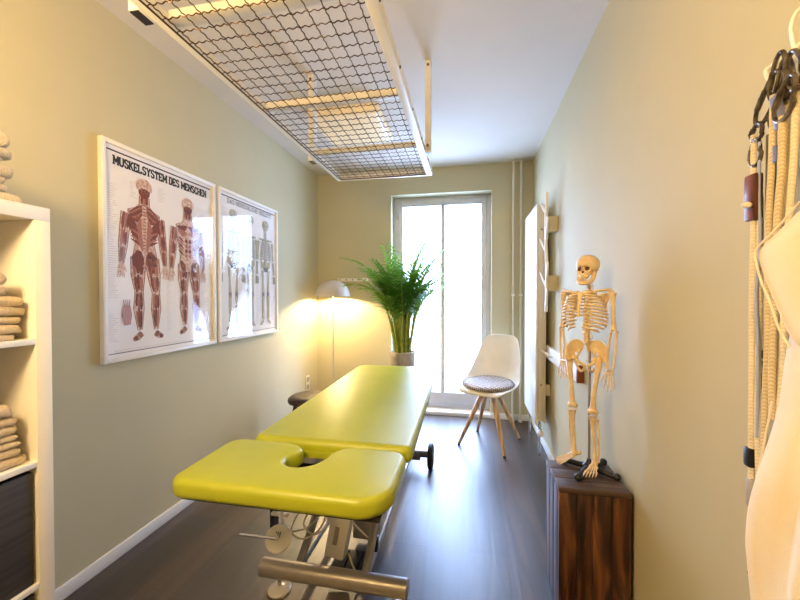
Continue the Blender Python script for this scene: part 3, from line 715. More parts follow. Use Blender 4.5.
for i_, c in enumerate(cbl): MB().tube(catmull([(p[0]-(0.02 if i_ in (1, 2) else 0), p[1], p[2]-(0.085 if i_ in (1, 2) else 0)) for p in c], 8), 0.0040, 8).build('cable', M['cable'], tb)
MB().box(-0.425, -0.385, 1.485, 1.52, 0.105, 0.165, 0.006).build('cable_clip', M['black'], tb)
# hanging disc with rod and its bracket
br = MB(); br.box(-0.835, -0.822, 1.39, 1.44, 0.20, 0.58, 0.002); br.build('bracket', M['board'], tb)
bw = MB(); bw.box(-0.775, -0.765, 1.37, 1.38, 0.24, 0.58, 0.002)
for z in (0.285, 0.335, 0.385): bw.box(-0.82, -0.745, 1.372, 1.39, z, z+0.012, 0.002)
bw.build('hanger_strip', M['plastic'], tb)
nrm = Vector((0.22, -0.82, 0.50)).normalized(); dc = Vector((-0.757, 1.325, 0.228))
o = MB().lathe([(0.047, -0.012), (0.051, -0.009), (0.051, 0.009), (0.047, 0.012)], dc, 36, nrm).build('brake_disc', M['plastic'], tb)
q = nrm.cross(Vector((1, 0, 0))).normalized(); u = q.cross(nrm).normalized()
mk = MB()
for k in range(3): 
    p = dc+nrm*0.0127-q*(-0.018)*1+u*0.0; 
    mk.add([dc+nrm*0.0126+u*(-0.014+0.008*k)+q*0.026*s_+u*0.003*t_ for s_, t_ in ((0.9, 0), (0.9, 1.6), (0.9-0.25*(k+1), 1.6), (0.9-0.25*(k+1)+0.1, 0))], [(0, 1, 2, 3)], False)
mk.build('printed_mark', M['ink'], o, fix=False)
rd = MB(); rd.tube([dc+nrm*0.014, dc+nrm*0.020, dc+nrm*0.020+Vector((-0.05, 0, -0.001)), dc+nrm*0.02+Vector((-0.165, -0.005, 0.0))], 0.0055, 12); rd.build('lever_rod', M['chrome'], o)
# foot pedal lying on the floor under the table
fp = thing('foot_pedal', (-0.53, 1.50, 0), 'black foot pedal on the floor below the table control box', 'pedal')
MB().box(-0.60, -0.47, 1.44, 1.60, 0.0005, 0.022, 0.006).build('pedal_base', M['black'], fp)
MB().box(-0.585, -0.53, 1.45, 1.56, 0.023, 0.045, 0.006, rot=Matrix.Rotation(math.radians(8), 3, 'X')).build('pedal_button', M['rubber'], fp)
MB().box(-0.525, -0.48, 1.45, 1.56, 0.023, 0.045, 0.006, rot=Matrix.Rotation(math.radians(8), 3, 'X')).build('pedal_button', M['rubber'], fp)

# ------------------------------------------------------------------ shell chair
ch = thing('shell_chair', (0.170, 3.03, 0), 'cream shell chair with oak legs by the balcony door', 'chair', rz=0)
fa = math.atan2(-0.90, -0.42)      # facing direction
fw = Vector((math.cos(fa), math.sin(fa), 0)); sd = Vector((-fw.y, fw.x, 0)); CC = Vector((0.170, 3.03, 0))
def CW(s, f_, z): return CC+sd*s+fw*f_+Vector((0, 0, z))
rows = []
# profile from front lip to top of backrest: (forward, z, half width, side lift)
prof = [(0.235, 0.440, 0.150, 0.004), (0.228, 0.462, 0.175, 0.006), (0.19, 0.468, 0.205, 0.018), (0.12, 0.458, 0.225, 0.034), (0.03, 0.450, 0.232, 0.050), (-0.06, 0.452, 0.228, 0.070), (-0.13, 0.475, 0.218, 0.085),
        (-0.175, 0.525, 0.205, 0.080), (-0.200, 0.60, 0.200, 0.045), (-0.220, 0.68, 0.188, 0.02), (-0.240, 0.76, 0.172, 0.008), (-0.258, 0.83, 0.152, -0.006), (-0.264, 0.858, 0.138, -0.012), (-0.268, 0.872, 0.115, -0.012)]
for (f_, z, hw, lift) in prof:
    row = []
    for k in range(17):
        t = -1+2*k/16; s = hw*math.sin(t*PI/2)*1.0
        up = lift*abs(math.sin(t*PI/2))**2.6; back = max(0, (z-0.47))*0
        wrap = 0.055*(abs(math.sin(t*PI/2))**2)*(1 if z > 0.47 and f_ < -0.1 else 0)*min(1, (0.90-z)/0.3)
        row.append(CW(s, f_+wrap, z+up))
    rows.append(row)
sh = MB(); sh.grid(rows)
o = sh.build('seat_shell', M['chairshell'], ch, angle=80)
md = o.modifiers.new('s', 'SOLIDIFY'); md.thickness = 0.009; md.offset = 0
md = o.modifiers.new('b', 'SUBSURF'); md.levels = 1; md.render_levels = 2
cu = MB(); rw_ = []
for (sc2, dz) in ((0.0, 0.5), (0.6, 0.5), (0.86, 0.46), (0.96, 0.34), (1.0, 0.12), (0.98, -0.1), (0.9, -0.2), (0.0, -0.2)):
    row = []
    for k in range(40):
        a = 2*PI*k/40; rr = 0.195*sc2*(1+0.02*math.sin(a*20))
        s = rr*math.cos(a)*1.0; f_ = 0.035+rr*math.sin(a)*0.94
        row.append(CW(s, f_, 0.487+0.034*dz+0.35*abs(s)**1.6*0.5+max(0, -f_-0.05)*0.25))
    rw_.append(row)
cu.grid(rw_, closed=True); tag(cu.build('seat_cushion', M['knit'], angle=60, origin=CW(0, 0.03, 0.48)), 'round grey knitted cushion lying on the cream chair seat', 'cushion')
ed = MB(); ring = []
for k in range(80):
    a = 2*PI*k/80; s = 0.197*math.cos(a); f_ = 0.035+0.197*0.94*math.sin(a); ring.append(CW(s, f_, 0.486+0.35*abs(s)**1.6*0.5+max(0, -f_-0.05)*0.25))
ed.tube(ring, [0.0105+0.0026*(k % 2) for k in range(80)], 8, closed=True)
co = [x for x in bpy.data.objects if x.name == 'seat_cushion'][0]
ed.build('knitted_edging', M['knitedge'], co)
hub = MB(); hub.cyl(CC+Vector((0, 0, 0.418)), 0.05, 0.03, n=24, bev=0.004)
for k in range(4):
    a = fa+PI/4+k*PI/2; hub.tube([CC+Vector((0.02*math.cos(a), 0.02*math.sin(a), 0.40)), CC+Vector((0.09*math.cos(a), 0.09*math.sin(a), 0.432))], 0.010, 8)
hub.build('mounting_hub', M['black'], ch)
for (fx, fy) in ((-0.078, 2.940), (0.077, 3.262), (0.262, 2.768), (0.418, 3.148)):
    p = Vector((fx, fy, 0.012)); d2 = (p-CC); d2.z = 0; top = CC+d2.normalized()*0.055+Vector((0, 0, 0.432))
    lg = MB(); mid = p.lerp(top, 0.6); lg.tube([p, mid, top], [0.0135, 0.021, 0.023], 12, flat=0.85); o = lg.build('leg', M['oak'], ch)
    MB().cyl((fx, fy, 0.007), 0.0115, 0.013, n=12).build('foot_cap', M['black'], o)

# ------------------------------------------------------------------ stool behind the table
st = thing('wooden_stool', (-1.255, 2.66, 0), 'dark brown wooden stool behind the treatment table by the left wall', 'stool')
MB().lathe([(0.0, 0.425), (0.10, 0.424), (0.135, 0.418), (0.155, 0.402), (0.160, 0.385), (0.155, 0.372), (0.13, 0.366), (0.0, 0.364)], (-1.255, 2.66, 0), 40).build('seat', M['darkwood'], st)
for k in range(4):
    a = PI/4+k*PI/2; l_ = MB(); l_.tube([(-1.255+0.18*math.cos(a), 2.66+0.18*math.sin(a), 0.0005), (-1.255+0.10*math.cos(a), 2.66+0.10*math.sin(a), 0.370)], [0.012, 0.016], 12); l_.build('leg', M['darkwood'], st)
rg = MB(); rg.tube([(-1.255+0.155*math.cos(2*PI*k/24), 2.66+0.155*math.sin(2*PI*k/24), 0.13) for k in range(24)], 0.007, 8, closed=True); rg.build('foot_ring', M['darkwood'], st)

# ------------------------------------------------------------------ floor lamp
lx, ly = -1.337, 3.40
fl = thing('floor_lamp', (lx, ly, 0), 'white mushroom floor lamp glowing in the far left corner', 'lamp')
MB().lathe([(0.12, 0.0005), (0.125, 0.006), (0.12, 0.016), (0.02, 0.022), (0.0, 0.022)], (lx, ly, 0), 32).build('base', M['shade'], fl)
MB().tube([(lx, ly, 0.02), (lx, ly, 1.298)], 0.0065, 12).build('pole', M['shade'], fl)
o = MB(); R_ = 0.172; pr = []
for k in range(13):
    a = PI/2*k/12; pr.append((max(0.0, R_*math.cos(a)), 1.203+0.160*math.sin(a)))
pr2 = [(max(0.0, (R_-0.004)*math.cos(PI/2*k/12)), 1.203+0.156*math.sin(PI/2*k/12)) for k in range(12, -1, -1)]
o.lathe(pr+pr2+[pr[0]], (lx, ly, 0), 48, cap=False).build('lamp_shade', M['shade'], fl, fix=False, angle=50)
MB().ell((lx, ly-0.0, 1.320), (0.026, 0.026, 0.030)).build('bulb', M['bulb'], fl)
ld = bpy.data.lights.new('floor_lamp_light', 'POINT'); ld.energy = 56; ld.color = (1.0, 0.74, 0.40); ld.shadow_soft_size = 0.025
lo = bpy.data.objects.new('floor_lamp_light', ld); COL.objects.link(lo); lo.location = (lx, ly, 1.262)
# rail on the back wall
wr = thing('wall_rail', (-1.2, YB, 1.375), 'short white rail with small hooks on the back wall beside the palm', 'rail')
MB().box(-1.37, -1.035, YB-0.014, YB-0.0005, 1.360, 1.392, 0.003).build('rail_board', M['white'], wr)
for k in range(5):
    MB().cyl((-1.34+k*0.069, YB-0.020, 1.376), 0.006, 0.014, (0, 1, 0), 12).build('hook', M['carab'], wr)
# socket on the left wall
so = thing('wall_socket', (XL, 3.36, 0.33), 'white double wall socket low on the left wall by the floor lamp', 'socket')
MB().box(XL+0.0003, XL+0.009, 3.32, 3.40, 0.255, 0.405, 0.003).build('plate', M['plastic'], so)
for z in (0.293, 0.367):
    sk = MB(); sk.lathe([(0.027, 0.0), (0.027, 0.0015), (0.021, 0.0015), (0.021, -0.006), (0.0, -0.006)], (XL+0.0092, 3.36, z), 24, (1, 0, 0)); sk.build('socket_cup', M['greyplastic'], so)

# ------------------------------------------------------------------ palm
px_, py_ = -0.610, 3.30; PT = 0.690
pp = thing('planter', (px_, py_, 0), 'tall round grey clay planter holding the palm by the door', 'planter')
MB().lathe([(0.095, 0.0005), (0.098, 0.01), (0.118, PT-0.05), (0.119, PT-0.006), (0.115, PT), (0.104, PT), (0.103, PT-0.05), (0.100, PT-0.06), (0.0, PT-0.06)], (px_, py_, 0), 48).build('pot', M['pot'], pp)
MB().lathe([(0.0, 0.012), (0.05, 0.010), (0.0995, 0.0)], (px_, py_, PT-0.045), 32).build('soil', M['soil'], pp)
pm = thing('potted_palm', (px_, py_, PT-0.03), 'bushy green areca palm growing from the grey planter', 'plant')
rnd = random.Random(5)
def frond(az, th0, th1, L_, r0, lmax, mi, yl=None):
    base = Vector((px_+r0*math.cos(az), py_+r0*math.sin(az), PT-0.035))
    n = 26; p = base.copy(); pts = [p.copy()]; dirs = []
    dy = math.sin(az); dx = math.cos(az)
    if dy > 0: dy *= 0.28
    for k in range(n):
        s = k/n; th = th0+th1*max(0, (s-0.25)/0.75)**1.7
        hd = Vector((dx, dy, 0))
        dv = hd*math.sin(th)+Vector((0, 0, 1))*math.cos(th); p = p+dv*(L_/n)
        pts.append(p.copy()); dirs.append(dv.normalized())
    dirs.append(dirs[-1])
    st_ = MB(); st_.tube(pts, [0.0075*(1-0.85*k/n)+0.0008 for k in range(n+1)], 6)
    o = st_.build('frond', M['cane'], pm)
    lf = MB(); hd = Vector((dx, dy, 0)).normalized(); side = Vector((0, 0, 1)).cross(hd).normalized()
    N_ = 16
    for j in range(N_):
        s = 0.46+0.54*j/(N_-1); f_ = s*n; i = min(int(f_), n-1); q = pts[i].lerp(pts[i+1], f_-i); dv = dirs[i]
        ll = lmax*(0.55+0.45*math.sin(PI*min(1, (s-0.36)/0.50)))*(1.0 if s < 0.85 else 0.95-1.8*(s-0.85))
        for sg in (-1, 1):
            l2 = ll*rnd.uniform(0.85, 1.1); spread = rnd.uniform(0.85, 1.15)*(1.0-0.35*max(0, s-0.6))
            d0 = (side*sg*spread+dv*0.8+Vector((0, 0, 0.18))).normalized(); cur = q.copy(); P_ = [cur.copy()]; dd = d0.copy()
            for m_ in range(5):
                dd = (dd+Vector((0, 0, -0.09-0.035*m_))).normalized(); cur = cur+dd*l2/5
                if cur.y > YB-0.03 and cur.x < -0.76: cur.y = YB-0.03-0.002*m_
                if cur.y > YB+0.09: cur.y = YB+0.09
                P_.append(cur.copy())
            wv = d0.cross(Vector((0, 0, 1)))
            wv = wv.normalized() if wv.length > 1e-4 else side
            wv = (wv+Vector((0, 0, 0.5))*rnd.uniform(-1, 1)).normalized(); W = 0.0085
            ws = [0.4, 0.95, 1.0, 0.8, 0.5, 0.04]
            Lr = [P_[m_]+wv*W*ws[m_] for m_ in range(6)]; Rr = [P_[m_]-wv*W*ws[m_] for m_ in range(6)]
            Cr = [P_[m_]-Vector((0, 0, 0.0022)) for m_ in range(6)]
            lf.grid([Lr, Cr, Rr])
    lf.build('leaflets', M[mi], o, fix=False, angle=180)
K_ = 30
for k in range(K_):
    az = 2*PI*k*0.381966+rnd.uniform(-0.2, 0.2)
    ring_ = k/K_
    th0 = 0.02+0.15*ring_+rnd.uniform(0, 0.05); th1 = 0.30+1.15*ring_+rnd.uniform(-0.1, 0.25); L_ = 1.02-0.24*ring_+rnd.uniform(-0.10, 0.06)
    if math.cos(az) < 0: th1 *= 0.8
    frond(az, th0, th1, L_, 0.02+0.05*ring_, 0.20, 'leaf2' if rnd.random() < 0.35 else 'leaf')
for k in range(12):
    frond(2*PI*k*0.381966, 0.015+0.012*(k % 3), 0.30+0.16*(k % 4), 0.66+0.05*((k*5) % 6), 0.015, 0.17, 'leaf2' if k % 3 == 0 else 'leaf')
for k in range(16):
    az = -PI/2+(k-7.5)*0.30+rnd.uniform(-0.1, 0.1)
    frond(az, 0.05+0.02*(k % 4), 0.75+0.28*(k % 4), 0.74+0.055*((k*7) % 5), 0.045, 0.19, 'leaf' if k % 3 else 'leaf2')
for az, th0, th1, L_ in ((PI+0.15, 0.16, 1.35, 1.12), (PI-0.5, 0.12, 1.35, 0.95), (0.1, 0.14, 0.85, 1.12), (-0.3, 0.20, 1.6, 0.98), (PI+0.6, 0.22, 1.7, 0.92), (0.4, 0.06, 0.70, 1.12), (-0.6, 0.12, 1.3, 0.98)):
    frond(az, th0, th1, L_, 0.05, 0.19, 'leaf')

# ------------------------------------------------------------------ pipes and radiator
for x, lab in ((0.413, 'thin vertical heating pipe in the far right corner, the left one'), (0.483, 'thin vertical heating pipe in the far right corner, the right one')):
    hp = thing('heating_pipe', (x, 3.575, 0), lab, 'pipe', 'vertical heating pipes')
    MB().tube([(x, 3.575, 0.001), (x, 3.575, H-0.001)], 0.0105, 14).build('pipe', M['radside'], hp)
    MB().lathe([(0.012, 0), (0.024, 0.002), (0.022, 0.012), (0.012, 0.018)], (x, 3.575, H-0.019), 20, (0, 0, 1)).build('collar', M['radside'], hp)
    MB().lathe([(0.012, 0), (0.022, 0.002), (0.020, 0.012), (0.012, 0.016)], (x, 3.575, 0.002), 20).build('collar', M['radside'], hp)
    c = MB(); c.cyl((x, 3.575, 1.217), 0.017, 0.022, n=16, bev=0.003); c.tube([(x, 3.575, 1.217), (x, YB-0.001, 1.217)], 0.006); c.build('pipe_clip', M['white'], hp)
ra = thing('tall_radiator', (0.53, 3.06, 0), 'tall white flat panel radiator on the right wall', 'radiator')
ry0, ry1, rz0, rz1 = 2.80, 3.34, 0.25, 1.89
MB().box(0.486, 0.503, ry0, ry1, rz0, rz1, 0.006, 3).build('front_panel', M['radiator'], ra)
MB().box(0.545, 0.560, ry0+0.01, ry1-0.01, rz0+0.01, rz1-0.02, 0.005).build('back_panel', M['radside'], ra)
rc = MB(); 
rc.box(0.504, 0.544, ry0+0.004, ry0+0.010, rz0+0.03, rz1-0.01, 0.002); rc.box(0.504, 0.544, ry1-0.010, ry1-0.004, rz0+0.03, rz1-0.01, 0.002); rc.box(0.504, 0.544, ry0+0.010, ry1-0.010, rz1-0.016, rz1-0.010, 0.002)
rc.build('side_cover', M['radside'], ra)
fn = MB()
for k in range(17): fn.box(0.506, 0.542, ry0+0.03+k*0.030, ry0+0.034+k*0.030, rz0+0.04, rz1-0.03)
fn.build('fins', M['radside'], ra)
for y, z in ((ry0+0.06, 1.72), (ry0+0.06, 0.5), (ry1-0.06, 1.72), (ry1-0.06, 0.5)):
    MB().box(0.560, XR-0.0005, y-0.02, y+0.02, z-0.04, z+0.04, 0.003).build('wall_bracket', M['radside'], ra)
for y in (ry0+0.05, ry1-0.05):
    v = MB(); v.tube([(0.525, y, rz0+0.02), (0.525, y, 0.0005)], 0.0075, 12); v.cyl((0.525, y, 0.185), 0.015, 0.05, n=14, bev=0.003); v.cyl((0.525, y, 0.235), 0.013, 0.03, n=6)
    o = v.build('valve', M['chrome'], ra)
    if y < 3: MB().lathe([(0.014, 0), (0.023, 0.004), (0.024, 0.035), (0.016, 0.05), (0, 0.05)], (0.525, y-0.012, 0.185), 20, (-0.0, -1, 0)).build('valve_head', M['white'], o)
for z in (1.70, 0.55): MB().cyl((0.525, ry0+0.001, z), 0.006, 0.006, (0, 1, 0), 10).build('vent_screw', M['carab'], ra)

# branch shaped coat rack
cr = thing('branch_coat_rack', (0.57, 2.62, 1.1), 'white branch shaped wall coat rack beside the radiator', 'coat rack')
sm_ = MB(); sm_.tube(catmull([(0.527, 2.65, 1.10), (0.530, 2.645, 1.35), (0.524, 2.655, 1.62), (0.528, 2.65, 1.93)], 6), [0.0125]*19, 8, flat=0.9); sm_.build('stem', M['white'], cr)
for z, dx, dy, h in ((1.78, -0.020, 0.10, 0.10), (1.60, -0.012, -0.10, 0.14), (1.52, -0.022, 0.11, 0.10), (1.30, -0.010, -0.10, 0.14), (1.28, -0.022, 0.10, 0.10), (1.14, -0.010, -0.08, 0.12)):
    b_ = MB(); b_.tube([(0.527, 2.65, z), (0.527+dx*0.5, 2.65+dy*0.55, z+h*0.5), (0.527+dx, 2.65+dy, z+h)], [0.010, 0.009, 0.006], 8); b_.build('branch', M['white'], cr)
M['beigeblock'] = mat('beige_spacer', srgb(196,182,150), 0.5, scale=10)
for z in (1.655, 1.245):
    MB().box(0.540, XR-0.0005, 2.62, 2.68, z, z+0.105, 0.003).build('spacer_block', M['beigeblock'], cr)

# horizontal coat board
cb_ = thing('coat_board', (0.58, 2.45, 0.80), 'white horizontal wall board with dark brown end behind the skeleton', 'coat board')
MB().box(0.563, XR-0.0005, 2.055, 2.86, 0.752, 0.842, 0.003).build('board', M['white'], cb_)
MB().box(0.561, XR-0.0005, 2.034, 2.054, 0.750, 0.844, 0.003).build('end_cap', M['toggle'], cb_)
for k in range(5):
    p = MB(); y = 2.15+k*0.155; p.tube([(0.564, y, 0.79), (0.535, y, 0.80), (0.520, y, 0.815)], [0.007, 0.007, 0.009], 10); 
    if k > 2: p.build('peg', M['white'], cb_)

# ------------------------------------------------------------------ pedestal crate
cx0, cx1, cy0, cy1, CZ = 0.334, 0.583, 1.428, 1.662, 0.495
cq = thing('wooden_pedestal', ((cx0+cx1)/2, (cy0+cy1)/2, 0), 'dark brown wooden crate pedestal below the skeleton', 'pedestal')
tp = MB()
for k in range(3):
    ya_ = cy0+(cy1-cy0)*k/3; tp.box(cx0, cx1, ya_+0.0008, ya_+(cy1-cy0)/3-0.0008, CZ-0.020, CZ, 0.0025)
tp.build('top', M['cratetop'], cq)
fpn = MB()
wz = [0, .063, .118, .182, .249]
for k in range(4): fpn.box(cx0+wz[k]+0.0005, cx0+wz[k+1]-0.0005, cy0, cy0+0.018, 0.0005, CZ-0.0205, 0.002)
fpn.build('front_panel', M['crate'], cq)
for xa, xb in ((cx0, cx0+0.018), (cx1-0.018, cx1)):
    q_ = MB()
    for k in range(3):
        ya_ = cy0+0.019+(cy1-cy0-0.038)*k/3; q_.box(xa, xb, ya_+0.001, ya_+(cy1-cy0-0.038)/3-0.001, 0.0005, CZ-0.0205, 0.003)
    q_.build('side_panel', M['crate'], cq)
MB().box(cx0, cx1, cy1-0.018, cy1, 0.0005, CZ-0.0205, 0.002).build('back_panel', M['crate'], cq)

# ------------------------------------------------------------------ skeleton stand
sp0 = (0.485, 1.585, CZ)
ss = thing('skeleton_stand', sp0, 'black star foot and steel rod holding up the skeleton', 'stand')
SPX, SPY = 0.485, 1.585
bl = MB()
for (ex, ey, kn) in ((0.402, 1.642, 0), (0.418, 1.490, 1), (0.566, 1.520, 0), (0.560, 1.648, 0)):
    a = Vector((SPX, SPY, CZ+0.018)); b = Vector((ex, ey, CZ+0.0135)); 
    bl2 = MB(); bl2.tube([a, a.lerp(b, 0.3), a.lerp(b, 0.6), b], [0.016, 0.013, 0.012, 0.013], 12, flat=0.9); bl2.ell((ex, ey, CZ+0.0145), (0.0155, 0.0155, 0.014)); bl2.build('foot_arm', M['black'], ss)
MB().lathe([(0.026, 0.004), (0.028, 0.010), (0.024, 0.026), (0.012, 0.036), (0.0075, 0.05)], (SPX, SPY, CZ), 28).build('hub', M['black'], ss)
MB().tube([(SPX, SPY, CZ+0.03), (SPX, SPY, 0.985)], 0.0052, 12).build('rod', M['steel'], ss)

# ------------------------------------------------------------------ skeleton model (local frame, faces -y, then turned)
SO = Vector((0.468, 1.572, 0.5))
sk = thing('anatomical_skeleton', (0, 0, 0), 'small cream coloured skeleton model standing on the dark wooden pedestal', 'skeleton model')
sk['_o'] = (0, 0, 0.5)
def bone(name, pts, rs, parent, n=10, m='bone', flat=1.0, sub=5):
    P_ = [Vector(p) for p in pts]; cp = catmull(P_, sub) if len(P_) > 2 else P_
    if len(P_) > 2:
        R2 = []
        for i in range(len(P_)-1):
            for j in range(sub): R2.append(rs[i]+(rs[i+1]-rs[i])*(j/sub))
        R2.append(rs[-1])
    else: R2 = rs
    R2 = [q*1.18 for q in R2]
    b = MB(); b.tube(cp, R2, n, flat=flat)
    return b
def ray_ell(d, c, r):
    # exit distance from origin along d of ellipsoid centre c radii r
    a = sum((d[i]/r[i])**2 for i in range(3)); b = -2*sum(d[i]*c[i]/r[i]**2 for i in range(3)); c_ = sum((c[i]/r[i])**2 for i in range(3))-1
    D = b*b-4*a*c_
    return (-b+math.sqrt(D))/(2*a) if D > 0 else 0
def skullr(d):
    r = max(ray_ell(d, (0, 0.010, 0.012), (0.0425, 0.054, 0.0415)), ray_ell(d, (0, -0.022, -0.014), (0.029, 0.025, 0.024)), ray_ell(d, (0, -0.026, -0.032), (0.019, 0.020, 0.016)))
    for s in (-1, 1):
        c = Vector((s*0.016, -0.044, -0.006)).normalized(); k = math.acos(max(-1, min(1, d.dot(c)))); r -= 0.020*math.exp(-(k/0.22)**4)
        c = Vector((s*0.034, -0.020, -0.020)).normalized(); k = math.acos(max(-1, min(1, d.dot(c)))); r -= 0.006*math.exp(-(k/0.22)**2)
        c = Vector((s*0.028, -0.038, -0.016)).normalized(); k = math.acos(max(-1, min(1, d.dot(c)))); r += 0.003*math.exp(-(k/0.12)**2)
    c = Vector((0, -0.046, -0.020)).normalized(); k = math.acos(max(-1, min(1, d.dot(c)))); r -= 0.014*math.exp(-(k/0.12)**4)
    return r
skz = 1.327
skq = MB(); skq.ell((0, 0, skz), (1, 1, 1), 72, 54, fn=skullr)
for k in range(8): skq.ell((-0.0115+k*0.0033, -0.043+0.0008*(k-3.5)**2*0.5, skz-0.047), (0.0018, 0.0022, 0.0050), 8, 6)
skull = skq.build('skull', M['bone'], sk, angle=80)
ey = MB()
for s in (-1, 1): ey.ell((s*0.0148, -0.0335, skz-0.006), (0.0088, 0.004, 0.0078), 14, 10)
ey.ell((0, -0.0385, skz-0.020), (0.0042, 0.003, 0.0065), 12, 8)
ey.build('eye_and_nose_shade', M['boneshade'], skull)  # dark blobs put painted shade into the eye sockets and nose
jw = MB(); jp = [(-0.028, 0.000, skz-0.016), (-0.027, -0.006, skz-0.042), (-0.020, -0.027, skz-0.057), (0, -0.042, skz-0.063), (0.020, -0.027, skz-0.057), (0.027, -0.006, skz-0.042), (0.028, 0.000, skz-0.016)]
jw.tube(catmull(jp, 6), 0.0072, 10, flat=1.35)
for k in range(8): jw.ell((-0.0115+k*0.0033, -0.041+0.0008*(k-3.5)**2*0.5, skz-0.0545), (0.0017, 0.0020, 0.0042), 8, 6)
jw.build('jaw', M['bone'], sk)
# spine
def spine_pt(t):   # t 0 top .. 1 sacrum
    z = 1.272-(1.272-1.022)*t; b = 0.014+0.014*math.sin(t*2*PI*0.95+0.2)*(-1 if t < 0.0 else 1)*0.8
    return Vector((0.001*t-0.003*t, b, z))
core = MB(); core.tube([spine_pt(k/24) for k in range(25)], 0.0062, 10); spn = core.build('spine', M['bone'], sk)
for k in range(24):
    t = (k+0.5)/24; c = spine_pt(t); rr = 0.0072+0.0055*t; hh = 0.0036+0.0022*t
    v = MB(); v.lathe([(rr*0.9, -hh), (rr, -hh*0.8), (rr*0.88, 0), (rr, hh*0.8), (rr*0.9, hh)], c, 14)
    v.tube([c+Vector((0, rr*0.6, 0)), c+Vector((0, rr+0.012, -0.006))], [0.0032, 0.002], 6)
    for s in (-1, 1): v.tube([c+Vector((0, rr*0.5, 0)), c+Vector((s*(rr+0.008), rr*0.8, 0.001))], [0.0028, 0.0018], 6)
    v.build('vertebra', M['bone'], spn)
# ribs
rcg = MB(); stn = [(0, -0.060, 1.224), (0, -0.070, 1.205), (0, -0.077, 1.175), (0, -0.078, 1.150), (0, -0.074, 1.132)]
rcg.tube(catmull(stn, 5), [0.012-0.0055*min(1, k/8) for k in range(21)], 10, flat=1.0)
for i_, v in enumerate(rcg.v): v.y = v.y*0.4+0.6*(-0.060-0.018*min(1, max(0, (1.224-v.z)/0.06)))
cage = rcg.build('rib_cage', M['cartilage'], sk)
wA = [0.040, 0.056, 0.066, 0.072, 0.076, 0.079, 0.081, 0.082, 0.081, 0.078, 0.070, 0.058]
for i in range(12):
    zs = 1.230-0.0112*i-0.0004*i*i*0.3; A = wA[i]; drop = 0.016+0.0022*i
    endp = 1.0 if i < 7 else (0.90-0.06*(i-7) if i < 10 else 0.52-0.08*(i-10))
    cyc = -0.020; B = 0.038+0.003*min(i, 6)
    for s in (-1, 1):
        pts = []; nseg = 18
        for k in range(nseg+1):
            t = k/nseg*endp; phi = PI*(0.93-0.86*t)    # from back to front
            a = A*math.sin(phi)*1.0; b_ = cyc-B*(-math.cos(phi)) if False else cyc+B*(-math.cos(phi))
            z_ = zs-drop*t**1.1*1.15
            if i < 7 and t > 0.82: z_ += (t-0.82)*0.05*(i/6)
            if 6 < i < 10 and t > 0.72: z_ += (t-0.72)*0.10
            a2 = max(a, 0.006)
            pts.append((s*a2, -b_+2*cyc, z_))
        rb = MB(); rb.tube(pts, [0.0037+0.0012*math.sin(PI*k/nseg) for k in range(nseg+1)], 8)
        rb.build('rib', M['bone'] if True else M['cartilage'], cage)
